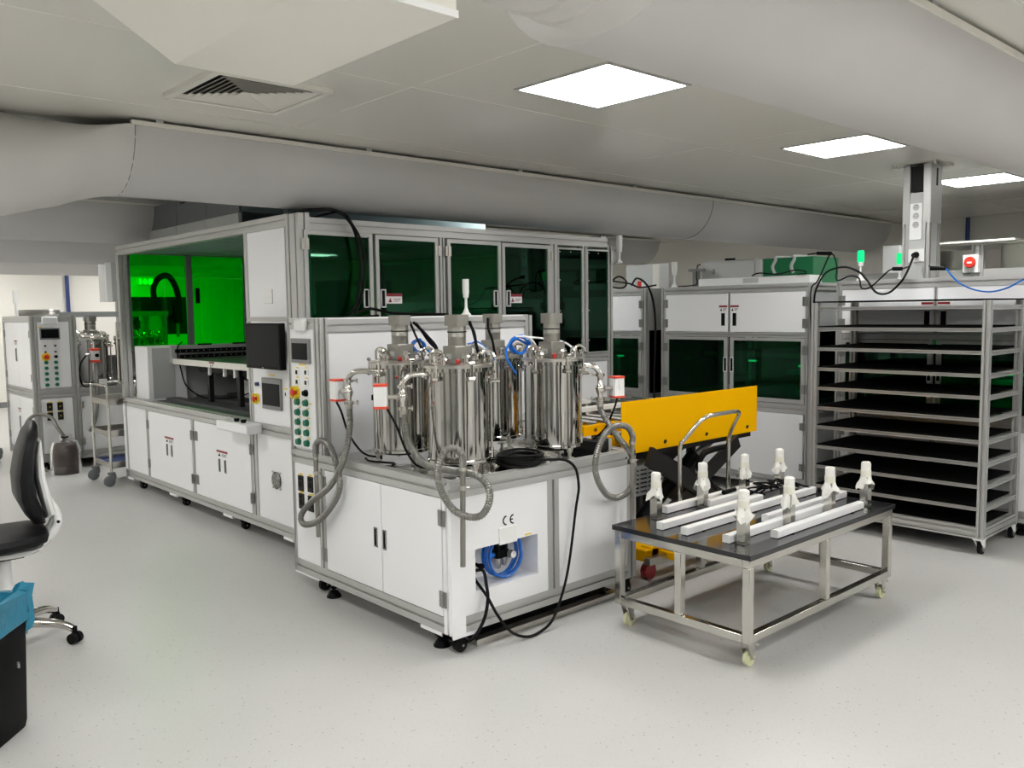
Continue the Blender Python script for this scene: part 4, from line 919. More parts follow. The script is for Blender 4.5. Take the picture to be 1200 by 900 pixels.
# white light bars lying on the table
for i, (x0, x1, y, lab) in enumerate(((3.60, 4.50, 2.775, 'white bar lying along the far edge of the black table'), (3.88, 4.75-.12, 2.70, 'white bar second from the far edge, starting behind the back head'), (3.31, 4.21, 2.58, 'white bar third from the far edge, starting at the left table edge'),
        (3.31, 3.80, 2.435, 'white bar fourth from the far edge, left one of two in line'), (3.83, 4.60, 2.475, 'white bar reaching right to the cable heap, right one of two in line'), (3.80, 4.62, 2.30, 'white bar sixth from the far edge, ending near the right edge'), (3.33, 4.23, 2.215, 'white bar passing just behind the two nearest heads'), (3.56, 4.42, 2.105, 'white bar nearest to the viewer at the front table edge'))):
    t2 = thing('light_bar', lab, 'light bar', (x0, y, .525), 'white light bars lying on the table')
    yy = y+.0; a, b = yy-.019, yy+.019
    m = MB().prism([(a, .529), (b, .529), (b, .560), (b-.004, .564), (a+.004, .564), (a, .560)], 'x', x0+.004, x1-.004); m.build('bar_housing', 'bar', t2)
    for xx in (x0, x1-.004): MB().prism([(a-.001, .528), (b+.001, .528), (b+.001, .561), (b-.003, .565), (a+.003, .565), (a-.001, .561)], 'x', xx, xx+.004).build('end_plate', 'offwhite', t2)
    for xx in (x0+.13, x1-.13): bx('mounting_foot', 'black', t2, xx, xx+.014, a-.004, b+.002, .525, .529)
    if i in (5, 7): cy('end_connector', 'steel', t2, (x1, y, .54), (x1+.03, y, .54), .008, n=10)
rnd = random.Random(4)
cm = []
for k in range(5):
    p = [(4.15+.07*k*.6+rnd.uniform(-.03, .03), 2.72-.03*k, .545)]
    for q in range(7): p.append((4.22+.05*q+rnd.uniform(-.04, .04), 2.61+rnd.uniform(-.06, .07), .572+rnd.uniform(0, .035)))
    p.append((4.60+rnd.uniform(-.06, .01), 2.55+rnd.uniform(-.08, .12), .56))
    cable('bar_cable', '%s black cable strand of the heap on the table' % ('leftmost', 'upper', 'middle', 'lower', 'rightmost')[k], p, .005, 'black', group='heap of thin black cables on the table')
t = thing('cable_plug', 'small black plug end at the left of the cable heap', 'plug', (4.12, 2.70, .57))
cy('plug_body', 'black', t, (4.06, 2.72, .575), (4.16, 2.71, .58), .014, .012)
# ================================================================== YELLOW CONVEYOR AND LIFT CART
M['redw'] = mat('dark_red_wheel', (.30, .012, .02), .4)
t = thing('lift_cart', 'yellow lift cart with black scissor arms and chrome push handle behind the table', 'lift cart', (4.4, 3.4, 0))
yb_ = bx('base_frame', 'yellow', t, 3.95, 5.15, 3.14, 3.22, .13, .20, bevel=.006); bx('base_frame', 'yellow', t, 3.95, 5.15, 3.66, 3.74, .13, .20, bevel=.006); bx('base_plate', 'yellow', t, 3.90, 4.02, 3.14, 3.74, .12, .19, bevel=.006); bx('base_plate', 'yellow', t, 4.95, 5.15, 3.14, 3.74, .12, .19, bevel=.006)
bx('side_rail', 'steel', t, 3.86, 5.2, 3.08, 3.12, .12, .16)
def bar(name, m, a, b, w_, h_, par=t):
    a, b = Vector(a), Vector(b); d = (b-a).normalized(); s = Vector((0, 1, 0)); u = d.cross(s).normalized()
    vs_ = [p+s*i*w_/2+u*j*h_/2 for p in (a, b) for i, j in ((-1,-1),(1,-1),(1,1),(-1,1))]
    return MB().add(vs_, [(0,3,2,1),(4,5,6,7),(0,1,5,4),(1,2,6,5),(2,3,7,6),(3,0,4,7)]).build(name, m, par)
for y in (3.24, 3.64):
    bar('scissor_arm', 'mechanism', (4.05, y, .72), (5.05, y, .22), .03, .12); bar('scissor_arm', 'mechanism', (4.08, y+.035, .22), (5.05, y+.035, .70), .03, .09)
cy('pivot', 'steel', t, (4.55, 3.2, .465), (4.55, 3.7, .465), .02); cy('hydraulic_cylinder', 'black', t, (4.2, 3.42, .28), (4.75, 3.42, .62), .045); cy('piston_rod', 'steel', t, (4.75, 3.42, .62), (4.95, 3.42, .69), .022)
bx('lift_platform', 'mechanism', t, 3.92, 5.3, 3.33, 3.72, .70, .735)
for x, y in ((3.97, 3.18), (3.97, 3.7), (5.1, 3.18), (5.1, 3.7)):
    cy('wheel', 'redw' if x < 4.5 else 'rubber', t, (x, y-.02, .05), (x, y+.02, .05), .05, n=24)
bx('motor_cover', 'lightgrey', t, 4.10, 4.62, 3.50, 3.66, .40, .60, bevel=.01)
m = MB()
for i in range(6):
    for j in range(6): m.box(4.13+i*.08, 4.19+i*.08, 3.494, 3.5, .425+j*.028, .433+j*.028)
m.build('louvre_slots', 'dark', t)
MB().tube(smooth_path([(5.05, 3.3, .2), (4.62, 3.22, .50), (4.5, 3.2, .60), (4.52, 3.18, .68), (4.62, 3.18, .70), (4.80, 3.18, .70)]), .02, 8).build('pump_handle', 'black', t)
hp = [(4.037, 3.0, .14), (4.037, 3.0, .55), (4.037, 3.0, .80), (4.05, 2.985, .84), (4.10, 2.93, .935), (4.135, 2.905, .97), (4.18, 2.895, .983), (4.3, 2.895, .985), (4.43, 2.895, .985), (4.485, 2.90, .975), (4.50, 2.915, .95), (4.51, 2.96, .88), (4.525, 2.99, .82), (4.53, 3.0, .77), (4.53, 3.0, .5), (4.53, 3.0, .14)]
MB().tube(smooth_path(hp), .0125, 12).build('push_handle', 'pol', t, label='chrome push handle')
bx('handle_bracket', 'yellow', t, 4.02, 4.05, 3.0, 3.14, .13, .17); bx('handle_bracket', 'yellow', t, 4.515, 4.545, 3.0, 3.14, .13, .17)
t = thing('conveyor', 'low yellow roller conveyor with a large plain yellow side board', 'conveyor', (4.6, 3.5, 0))
yp = bx('side_board', 'yellow', t, 3.872, 5.33, 3.30, 3.306, .738, 1.057, bevel=.001, label='large plain yellow sheet board')
mm = MB()
for x in (4.28, 4.72, 5.20): mm.cyl((x, 3.292, .775), (x, 3.30, .775), .008, n=10).box(x-.002, x+.012, 3.29, 3.30, .775, .79)
mm.build('board_screws', 'mechanism', yp)
bx('side_channel', 'yellow', t, 3.76, 5.3, 3.50, 3.53, .845, .905); bx('side_channel', 'yellow', t, 3.76, 5.3, 3.46, 3.50, .765, .83)
bx('side_channel', 'yellow', t, 3.76, 5.3, 4.3, 4.33, .80, .905)
for k in range(12): cy('roller', 'pol', t, (3.80+k*.125, 3.53, .905), (3.80+k*.125, 4.3, .905), .024, n=14)
mm = MB()
for k in range(5): mm.cyl((3.86+k*.2, 3.492, .878), (3.86+k*.2, 3.50, .878), .012, n=8)
mm.build('channel_bolts', 'steel', t)
for x in (3.85, 4.7, 5.2): bx('stand_leg', 'mechanism', t, x, x+.05, 3.76, 3.81, 0, .8); bx('stand_leg', 'mechanism', t, x, x+.05, 4.25, 4.30, 0, .82)
bx('board_bracket', 'mechanism', t, 4.70, 4.74, 3.306, 3.50, .80, .84); bx('board_bracket', 'mechanism', t, 5.2, 5.24, 3.306, 3.50, .80, .84); bx('board_bracket', 'mechanism', t, 4.0, 4.04, 3.306, 3.50, .80, .84)
mm = MB()
for y in (3.9, 4.25): mm.box(3.78, 4.6, y-.04, y+.04, .93, .955)
mm.build('wooden_slat', 'hood', t)

# ================================================================== TRAY RACK
t = thing('tray_rack', 'tall aluminium rack on castors with black-matted shelves', 'rack', (6.14, 2.57, 0))
ra, rb, rc_, rd = 5.83, 6.47, 1.97, 3.17
for x in (ra, rb-.045):
    for y in (rc_, rd-.045): pf('rack_post', t, x, x+.045, y, y+.045, .105, 1.632)
zs = (1.455, 1.31, 1.165, 1.025, .882, .742, .597, .452, .308)
for z in zs + (1.60,):
    pf('shelf_rail', t, ra+.006, ra+.034, rc_+.045, rd-.045, z-.022, z); pf('shelf_rail', t, rb-.034, rb-.006, rc_+.045, rd-.045, z-.022, z)
    for y in (rc_+.004, rd-.034): pf('shelf_rail', t, ra+.045, rb-.045, y, y+.03, z-.028, z)
for z in zs: bx('shelf_mat', 'matblack', t, ra+.012, rb-.012, rc_+.05, rd-.05, z+.001, z+.010, bevel=.002)
bx('shelf_mat', 'matblack', t, ra+.006, rb-.006, rc_+.006, rd-.006, 1.633, 1.642, bevel=.002)
pf('base_rail', t, ra, ra+.045, rc_+.045, rd-.045, .105, .178); pf('base_rail', t, rb-.045, rb, rc_+.045, rd-.045, .105, .178)
for y in (rc_, rd-.045): pf('base_rail', t, ra+.045, rb-.045, y, y+.045, .105, .178)
bx('shelf_mat', 'matblack', t, ra+.046, rb-.046, rc_+.046, rd-.046, .165, .182)
for x in (ra+.02, rb-.06):
    for y in (rc_+.03, rd-.03):
        c = MB().box(x-.03, x+.05, y-.03, y+.03, .10, .105)
        for s_ in (-1, 1): c.prism([(x-.03, .10), (x+.05, .10), (x+.055, .05), (x+.03, .04)], 'y', y+s_*.02-.002, y+s_*.02+.002)
        c = c.build('caster', 'offwhite', t)
        MB().lathe((x+.04, y, .043), [(.010, -.017), (.028, -.015), (.030, -.012), (.043, -.012), (.043, .012), (.030, .012), (.028, .015), (.010, .017)], 24, 'y').build('wheel', 'rubber', c)
        cy('wheel_hub', 'hinge', c, (x+.04, y-.019, .043), (x+.04, y+.019, .043), .026)
        MB().prism([(x+.05, .105), (x+.105, .075), (x+.11, .083), (x+.06, .118)], 'y', y-.018, y+.018).build('brake_pedal', 'pol', c)

# ================================================================== BACK ROW OF CABINETS
def back_cabinet(y0, y1, label, split=None, depth=1.6, doors=True):
    x = 6.5; t = thing('glazed_cabinet', label, 'cabinet', (x+depth/2, (y0+y1)/2, 0), 'white and green glazed cabinets of the far row')
    xe = x+depth; ym = split or (y0+y1)/2
    for y in (y0, y1-.045): pf('frame_post', t, x, x+.06, y, y+.045, .10, 1.80); pf('frame_post', t, xe-.06, xe, y, y+.045, .10, 1.80)
    for z0, z1 in ((1.735, 1.80), (.722, .80), (.10, .178)): pf('frame_rail', t, x, x+.06, y0+.045, y1-.045, z0, z1); pf('frame_rail', t, xe-.06, xe, y0+.045, y1-.045, z0, z1)
    pf('frame_rail', t, x, x+.06, y0+.045, y1-.045, 1.352, 1.392)
    for y in (y0, y1-.045):
        for z0, z1 in ((1.74, 1.80), (.722, .79), (.10, .178)): pf('frame_rail', t, x+.06, xe-.06, y, y+.045, z0, z1)
    pf('frame_post', t, x+.002, x+.05, ym-.022, ym+.022, .178, .722); pf('frame_post', t, x+.002, x+.05, ym-.022, ym+.022, 1.392, 1.735)
    for k, (a, b) in enumerate(((y0+.05, ym-.012), (ym+.014, y1-.05))):
        d = bx('upper_door', 'white', t, x-.002, x+.016, a, b, 1.396, 1.731, bevel=.002)
        hy = (b-.045) if k == 0 else (a+.045)
        handle_x(d, x-.002, hy, 1.505, .125, .05, 'offwhite'); warn_x(d, x-.002, hy+(0 if k else 0), 1.60, .085, .055)
        e = a if k == 0 else b
        for z in (1.65, 1.47): hinge_x(d, x-.002, e+(.0 if k else 0), z)
        g = MB(); f = .035
        g.box(x-.004, x+.02, a, a+f, .805, 1.348); g.box(x-.004, x+.02, b-f, b, .805, 1.348); g.box(x-.004, x+.02, a+f, b-f, 1.348-f+.01, 1.348); g.box(x-.004, x+.02, a+f, b-f, .805, .805+f)
        g = g.build('glass_door', 'alu', t); bx('glass', 'glassd', g, x+.006, x+.010, a+f-.002, b-f+.002, .838, 1.325)
        handle_x(g, x-.004, (b-.02) if k == 0 else (a+.02), 1.11, .13, .035, 'offwhite')
        for z in (1.25, .93): hinge_x(g, x-.004, e, z)
        lo = bx('lower_door', 'white', t, x-.002, x+.016, a+.01, b-.01, .182, .718, bevel=.002)
        for z in (.62, .28): hinge_x(lo, x-.002, e+(.012 if k == 0 else -.012), z, .06)
    bx('roof', 'lightgrey', t, x+.01, xe-.01, y0+.01, y1-.01, 1.79, 1.803)
    bx('worktable', 'lightgrey', t, x+.06, xe-.06, y0+.05, y1-.05, .76, .80); bx('floor_plate', 'lightgrey', t, x+.06, xe-.06, y0+.05, y1-.05, .12, .14)
    for y in (y0+.012, y1-.024):
        bx('side_panel', 'lightgrey', t, x+.06, xe-.06, y, y+.012, 1.40, 1.74); bx('side_glass', 'glassd', t, x+.06, xe-.06, y+.003, y+.007, .79, 1.40); bx('side_panel', 'lightgrey', t, x+.06, xe-.06, y, y+.012, .178, .722)
    bx('back_glass', 'glassd', t, xe-.03, xe-.026, y0+.05, y1-.05, .80, 1.735)
    # machinery inside
    bx('gantry', 'mechanism', t, x+.55, x+.72, y0+.05, y1-.05, 1.12, 1.22); bx('gantry_rail', 'steel', t, x+.54, x+.55, y0+.1, y1-.1, 1.15, 1.19)
    bx('print_head', 'black', t, x+.42, x+.56, ym+.15, ym+.42, .98, 1.28, bevel=.02); bx('belt', 'aludark', t, x+.2, xe-.2, y0+.12, y1-.12, .80, .84)
    bx('work_light', 'wlamp', t, x+1.1, x+1.13, ym-.32, ym-.05, 1.03, 1.05); bx('work_light', 'wlamp', t, x+.9, x+.93, ym+.30, ym+.37, 1.08, 1.10); bx('rear_tray', 'white', t, x+1.15, x+1.35, ym-.5, ym+.1, .95, .99); bx('rear_column', 'white', t, x+.95, x+1.0, y0+.3, y0+.34, .84, 1.35); bx('rear_column', 'white', t, x+.95, x+1.0, y1-.34, y1-.3, .84, 1.35)
    MB().tube(smooth_path([(x+.6, ym+.3, 1.28), (x+.6, ym+.3, 1.45), (x+.62, ym, 1.5), (x+.62, ym-.3, 1.42), (x+.62, ym-.35, 1.22)]), .03, 8).build('cable_chain', 'black', t)
    for y in (y0+.15, y1-.15):
        foot(t, x+.1, y, .1); caster_x(t, x+.2, y, .1); foot(t, xe-.1, y, .1)
    return t
back_cabinet(3.535, 5.05, 'far row cabinet left of the tray rack, behind the yellow board', 4.31)
back_cabinet(1.83, 3.325, 'far row cabinet behind the tray rack and power column', 2.565)
back_cabinet(5.24, 6.75, 'far row cabinet partly hidden by the green-windowed machine corner', 6.0)
back_cabinet(.25, 1.75, 'far row cabinet beyond the right edge of the picture', 1.0)
# things on top of that row
t = thing('signal_lamp', 'green lit signal lamp on the far cabinet behind the tray rack, left one of two', 'signal lamp', (6.62, 3.05, 1.803))
def siglamp(x, y, z, label, lit, s=1.0):
    t = thing('signal_lamp', label, 'signal lamp', (x, y, z))
    MB().lathe((x, y, z), [(.032, 0), (.032, .008), (.014, .03), (.008, .06), (.008, .11), (.020, .118), (.022, .145)], 18).build('stem', 'offwhite', t)
    MB().lathe((x, y, z+.145), [(.023, 0), (.026, .01), (.026, .085), (.020, .092)], 18).build('lamp_head', 'lampg' if lit else 'offwhite', t); return t
bpy.data.objects.remove(t)
siglamp(6.62, 3.19, 1.803, 'green lit signal lamp left of the power column, standing on the far cabinet', True)
siglamp(7.25, 3.16, 1.803, 'green lit signal lamp just beside the power column, farther back', True)
siglamp(6.58, 4.96, 1.803, 'unlit white signal lamp on the far cabinet above the yellow board', False)
bx0_ = lambda *a: None
t = thing('roof_box', 'grey sheet metal box on top of the far cabinet, between lamp and green box', 'box', (6.95, 4.5, 1.8))
bx('box_body', 'lightgrey', t, 6.85, 7.3, 4.28, 4.84, 1.803, 2.03, bevel=.004); bx('box_lid_edge', 'alu', t, 6.845, 7.305, 4.275, 4.845, 2.03, 2.04); bx('box_handle', 'black', t, 6.86, 6.88, 4.5, 4.60, 2.04, 2.06)
bx('box_latch', 'hinge', t, 6.842, 6.85, 4.70, 4.72, 1.92, 1.97)
t = thing('roof_box', 'green box strapped with two pale bands on the far cabinet', 'box', (6.95, 4.0, 1.8))
bx('box_body', 'gpanel', t, 6.86, 7.3, 3.72, 4.21, 1.803, 2.035, bevel=.004)
for y in (3.90, 4.08): MB().tube(smooth_path([(6.855, y, 1.90), (6.85, y+.02, 1.96), (6.852, y-.01, 2.02), (6.87, y, 2.045), (7.1, y, 2.045)], .02), .014, 6).build('strap', 'lightgrey', t)
bx('curled_foil', 'lightgrey', t, 6.84, 6.87, 4.20, 4.27, 1.85, 2.03, bevel=.01)
t = thing('roof_box', 'low white tray box along the front top of the far cabinet', 'box', (6.7, 4.3, 1.8))
bx('box_body', 'offwhite', t, 6.62, 6.82, 3.62, 4.72, 1.803, 1.87, bevel=.004); bx('vent_patch', 'lightgrey', t, 6.617, 6.62, 4.1, 4.25, 1.82, 1.86)
t = thing('roof_box', 'small beige box with black handle on the far cabinet near the left lamp', 'box', (6.9, 5.15, 1.8))
bx('box_body', 'hood', t, 7.25, 7.6, 4.90, 5.04, 1.803, 2.0, bevel=.004); bx('box_handle', 'black', t, 7.3, 7.4, 4.94, 4.98, 2.0, 2.02)
t = thing('cable_post', 'short dark grey bracket post on the far cabinet left of the grey box', 'bracket', (6.7, 4.85, 1.8))
bx('post', 'greyb', t, 6.75, 6.80, 4.83, 4.88, 1.803, 1.95); bx('post_arm', 'greyb', t, 6.74, 6.81, 4.78, 4.92, 1.95, 1.975)
t = thing('roof_box', 'grey case on the cabinet at the right edge of the green-windowed machine', 'box', (7.0, 5.9, 1.8))
bx('box_body', 'lightgrey', t, 7.0, 7.4, 5.55, 5.9, 1.803, 2.06, bevel=.004); bx('post', 'alu', t, 6.98, 7.02, 5.33, 5.45, 1.803, 2.06); bx('post_panel', 'hood', t, 7.0, 7.02, 5.45, 5.55, 1.803, 2.06)
t = thing('emergency_lamp', 'small red lamp on top of the cabinet beside the green-windowed machine', 'lamp', (6.72, 5.45, 1.8))
cy('lamp_body', 'red', t, (6.72, 5.48, 1.803), (6.72, 5.48, 1.88), .035, .03); bx('lamp_mount', 'offwhite', t, 6.70, 6.74, 5.41, 5.45, 1.803, 1.87)
cable('roof_cable', 'tangled black cable loop on the cabinet beside the green-windowed machine', [(6.55, 5.9, 1.81), (6.55, 5.75, 1.86), (6.55, 5.62, 1.93), (6.55, 5.52, 1.88), (6.55, 5.55, 1.82), (6.55, 5.7, 1.83), (6.55, 5.85, 1.90), (6.55, 5.5, 1.86), (6.55, 5.35, 1.815), (6.55, 5.15, 1.83)], .009)
cable('roof_cable', 'black cable from the cabinet top down the gap to the floor', [(6.55, 5.45, 1.84), (6.5, 5.35, 1.90), (6.46, 5.22, 1.86), (6.46, 5.14, 1.75), (6.48, 5.11, 1.55), (6.5, 5.12, 1.25), (6.52, 5.15, .9), (6.53, 5.14, .1)], .010)
cable('roof_cable', 'thin black cable curling on top of the grey-box cabinet', [(6.9, 4.9, 2.02), (6.8, 4.86, 2.0), (6.7, 4.80, 1.90), (6.68, 4.78, 1.83), (6.66, 4.86, 1.815), (6.6, 4.98, 1.81)], .006)
cable('roof_cable', 'black cable ending in a small connector above the white tray box', [(6.6, 4.15, 1.88), (6.6, 4.08, 1.90), (6.6, 3.9, 1.885), (6.6, 3.75, 1.91), (6.6, 3.66, 1.90), (6.6, 3.64, 1.88), (6.6, 3.72, 1.875)], .006)
cable('rack_cable', 'black cable dropping from the hanging connector behind the other rack cables', [(6.4, 3.327, 2.017), (6.4, 3.346, 1.989), (6.4, 3.396, 1.877), (6.405, 3.44, 1.80), (6.42, 3.50, 1.72), (6.44, 3.50, 1.3), (6.44, 3.48, .4), (6.44, 3.45, .01)], .006)
cable('rack_cable', 'thin black cable zigzagging from connector to column above the tray rack', [(6.4, 3.327, 2.017), (6.4, 3.30, 2.0), (6.4, 3.274, 1.909), (6.4, 3.278, 1.82), (6.4, 3.25, 1.806), (6.4, 3.173, 1.835), (6.4, 3.095, 1.817), (6.4, 3.074, 1.74), (6.4, 2.998, 1.752), (6.4, 2.87, 1.863), (6.4, 2.83, 1.874)], .006)
solo('cable_connector', 'black', 'black cable connector hanging above the tray rack left side', 'connector', MB().cyl((6.4, 3.44, 2.025), (6.4, 3.32, 2.017), .014).cyl((6.4, 3.52, 2.02), (6.4, 3.44, 2.025), .006))
solo('cable_connector', 'black', 'black cable connector at the left foot of the power column', 'connector', MB().cyl((6.4, 2.84, 1.876), (6.4, 2.77, 1.873), .014).cyl((6.4, 2.77, 1.873), (6.66, 2.83, 1.90), .006))
tp = thing('plug', 'black connector at the right foot of the power column', 'plug', (6.72, 2.6, 1.88))
cy('plug_body', 'black', tp, (6.4, 2.568, 1.868), (6.4, 2.467, 1.863), .016, .010); cy('plug_tail', 'black', tp, (6.4, 2.568, 1.868), (6.68, 2.69, 1.90), .006)
cable('blue_cable', 'blue cable sagging from the column foot to the right', [(6.4, 2.467, 1.863), (6.4, 2.45, 1.845), (6.4, 2.381, 1.765), (6.4, 2.283, 1.711), (6.4, 2.172, 1.69), (6.4, 2.065, 1.713), (6.4, 1.963, 1.767), (6.45, 1.8, 1.84), (6.6, 1.75, 1.81)], .006, 'blue')
# second row behind, only its upper parts show
t = thing('rear_machine', 'farther machine with thin steel hood seen above the tray rack at the right', 'machine', (9.3, 2.8, 0))
bx('body', 'white', t, 8.6, 10.2, 1.0, 4.4, .1, 1.75, bevel=.004); bx('front_rail', 'alu', t, 8.52, 8.6, 1.0, 4.4, 1.78, 1.93); bx('body_foot', 'dark', t, 8.7, 10.1, 1.1, 4.3, 0, .1)
bx('hood_plate', 'steel', t, 8.45, 9.4, 1.2, 3.42, 2.15, 2.165); bx('hood_plate', 'hood', t, 8.4, 8.6, 2.66, 3.3, 2.168, 2.185)
for y in (2.95, 3.35, 1.4): pf('hood_post', t, 8.5, 8.56, y, y+.10, 1.75, 2.15)
bx('screen_sheet', 'steel', t, 8.7, 8.71, 3.0, 3.8, 1.93, 2.12); bx('screen_sheet', 'steel', t, 8.8, 8.81, 1.6, 2.9, 1.93, 2.15)
bx('cover_box', 'offwhite', t, 8.6, 8.9, 3.75, 3.92, 1.93, 2.2, bevel=.005)
t = thing('emergency_stop', 'red emergency stop on a white box above the tray rack, far right', 'switch', (8.46, 3.03, 1.98))
bx('switch_box', 'offwhite', t, 8.44, 8.50, 2.97, 3.10, 1.90, 2.06); MB().lathe((8.40, 3.03, 1.99), [(.03, .04), (.045, .03), (.052, .01), (.045, 0), (.01, -.002)], 18, 'x').build('red_button', 'red', t); bx('button_label', 'offwhite', t, 8.396, 8.399, 3.01, 3.05, 1.98, 1.995)

# ================================================================== LEFT MACHINE (same kind, farther away)
t = thing('tank_station', 'distant white tank station with control tower at the left', 'machine', (3.3, 10.5, 0))
xa, ya = 2.29, 9.82
pf('frame_post', t, xa, xa+.06, ya, ya+.05, .1, 1.62); pf('frame_post', t, 2.66, 2.73, ya, ya+.05, .1, 1.62); pf('frame_post', t, xa, xa+.05, 10.95, 11.0, .1, 1.62)
bx('tower_body', 'white', t, xa+.02, 2.71, ya+.03, 10.98, .15, 1.61)
pf('frame_rail', t, xa+.06, 2.66, ya, ya+.05, 1.555, 1.62); pf('frame_rail', t, xa, xa+.05, ya+.05, 10.95, 1.555, 1.62)
pf('frame_rail', t, xa+.06, 2.66, ya, ya+.05, .77, .85); pf('frame_rail', t, xa, xa+.05, ya+.05, 10.95, .77, .85)
pf('frame_rail', t, xa+.06, 3.9, ya, ya+.05, .1, .18); pf('frame_rail', t, xa, xa+.05, ya+.05, 10.95, .1, .18); pf('frame_rail', t, 2.73, 3.9, ya, ya+.05, .77, .85)
pf('frame_post', t, 3.84, 3.9, ya, ya+.05, .18, .77)
for z0, z1 in ((.19, .76), (.86, 1.55)):
    for a, b in ((9.90, 10.41), (10.42, 10.94)):
        d = bx('door', 'white', t, xa+.008, xa+.022, a, b, z0, z1, bevel=.002)
    handle_x(d, xa+.006, 10.47, (z0+z1)/2, .14, .04); warn_x(d, xa+.006, 10.47, (z0+z1)/2+.13, .10, .05)
    for z in (z0+.12, z1-.12): hinge_x(d, xa+.008, 9.875, z); hinge_x(d, xa+.008, 10.95, z)
cp = bx('control_panel', 'white', t, 2.355, 2.655, ya-.002, ya+.03, .87, 1.55, bevel=.001)
s_ = bx('touchscreen', 'greyb', cp, 2.375, 2.565, ya-.014, ya, 1.375, 1.495, bevel=.004); bx('screen_glass', 'screen', s_, 2.387, 2.553, ya-.016, ya-.012, 1.39, 1.48); bx('screen_label', 'yel', cp, 2.36, 2.40, ya-.0035, ya-.001, 1.498, 1.508)
for x, z in ((2.42, 1.313), (2.515, 1.313), (2.42, 1.25), (2.515, 1.25)): q = bx('rocker_switch', 'offwhite', cp, x-.015, x+.015, ya-.007, ya, z-.016, z+.016); bx('rocker', 'black', q, x-.01, x+.01, ya-.010, ya-.006, z-.012, z+.004)
q = cy('emergency_stop', 'yel', cp, (2.422, ya-.001, 1.195), (2.422, ya-.01, 1.195), .042, n=24); cy('button_head', 'red', q, (2.422, ya-.01, 1.195), (2.422, ya-.045, 1.195), .023)
cy('selector_knob', 'black', cp, (2.515, ya-.001, 1.196), (2.515, ya-.025, 1.196), .016)
for i in range(5):
    for x in (2.42, 2.512): cy('push_button', 'green', cp, (x, ya-.001, 1.137-.058*i), (x, ya-.022, 1.137-.058*i), .018)
lp = bx('tower_lower_panel', 'white', t, 2.355, 2.655, ya-.002, ya+.03, .19, .76)
for x in (2.43, 2.53):
    for z in (.675, .575): q = bx('power_socket', 'mechanism', lp, x-.027, x+.027, ya-.008, ya-.001, z-.042, z+.042); bx('socket_label', 'yel', lp, x-.02, x+.02, ya-.0045, ya-.001, z+.045, z+.054); cy('socket_insert', 'yel', q, (x, ya-.010, z), (x, ya-.007, z), .007, n=8)
bx('base_door', 'white', t, 2.74, 3.28, ya+.006, ya+.03, .185, .765, bevel=.002); bx('base_door', 'white', t, 3.29, 3.83, ya+.006, ya+.03, .185, .765, bevel=.002)
for z in (.67, .28): hinge_y(t, 2.735, ya, z)
bx('handle', 'hinge', t, 3.20, 3.23, ya-.002, ya+.01, .42, .54)
bx('cover_plate', 'offwhite', t, 2.40, 2.55, ya-.02, ya+.01, 1.53, 1.61, bevel=.01)
bx('base_body', 'white', t, 2.72, 3.9, ya+.03, 11.3, .15, .82); bx('countertop', 'mirror', t, 2.71, 3.9, ya+.06, 11.3, .825, .838)
bx('rear_cover', 'aludark', t, 2.72, 3.9, 10.7, 10.76, .85, 1.15)
m = MB().box(2.71, 3.9, 10.35, 10.45, 1.60, 1.66); m.box(2.72, 2.78, 10.4, 10.9, 1.0, 1.6); m.box(3.84, 3.9, 10.4, 10.9, .85, 1.6); m.build('hose_rack', 'aludark', t)
for x, y in ((xa+.08, ya+.08), (3.8, ya+.08), (xa+.08, 10.9), (3.0, ya+.1)): caster_x(t, x, y, .1, .04)
bx('base_plate', 'dark', t, xa+.2, 3.8, ya+.2, 11.1, .04, .10)
TKl = []
for (x, y, lab) in ((2.96, 10.1, 'distant steel tank directly right of the far control tower'), (3.34, 10.05, 'distant steel tank farther right, cut by the green-windowed cabinet post'), (3.05, 10.5, 'distant steel tank behind the first one'), (3.6, 10.3, 'distant steel tank seen through the green window')):
    dup(TK, (x, y, .838), lab)
MB().tube(smooth_path([(2.74, 10.2, 1.52), (2.85, 10.1, 1.40), (3.0, 9.95, 1.38)]), .03, 10).build('pipe', 'steel', t)
v = thing('pneumatic_valve', 'distant valve with red end caps before the far tanks', 'valve', (2.92, 9.86, .85))
bx('actuator_body', 'offwhite', v, 2.87, 2.95, 9.83, 9.90, 1.14, 1.24, bevel=.003); bx('end_cap', 'redc', v, 2.865, 2.955, 9.825, 9.905, 1.24, 1.265, bevel=.003); bx('end_cap', 'redc', v, 2.865, 2.955, 9.825, 9.905, 1.115, 1.14, bevel=.003)
cy('position_knob', 'black', v, (2.92, 9.83, 1.19), (2.92, 9.81, 1.19), .02); cy('pipe', 'pol', v, (2.91, 9.865, .84), (2.91, 9.865, 1.34), .014); cy('side_port', 'pol', v, (2.91, 9.865, 1.20), (2.82, 9.865, 1.20), .012)
cable('hanging_hose', 'grey hose hanging down the distant station from its valve', [(2.91, 9.86, 1.1), (2.90, 9.81, .95), (2.89, 9.79, .7), (2.86, 9.79, .5), (2.80, 9.80, .38)], .018, 'hose', 'hose', n=8)
cable('valve_cable', 'black cable curving beside the distant valve', [(2.82, 9.86, 1.19), (2.76, 9.86, 1.1), (2.75, 9.86, .95), (2.80, 9.9, .86), (2.9, 9.92, .85)], .008)
t = thing('signal_lamp', 'distant unlit white signal lamp at the far left on the control tower', 'signal lamp', (2.35, 10.6, 1.62))
cy('stem', 'offwhite', t, (2.37, 10.7, 1.62), (2.37, 10.7, 1.76), .012); cy('lamp_head', 'offwhite', t, (2.37, 10.7, 1.76), (2.37, 10.7, 1.9), .026)
hc = MB()
for k in range(4): hc.tube([(2.5+.17*math.cos(2*PI*i/28), 10.3+.36*math.sin(2*PI*i/28), 1.635+.018*k*.7) for i in range(28)], .014, 6, closed=True)
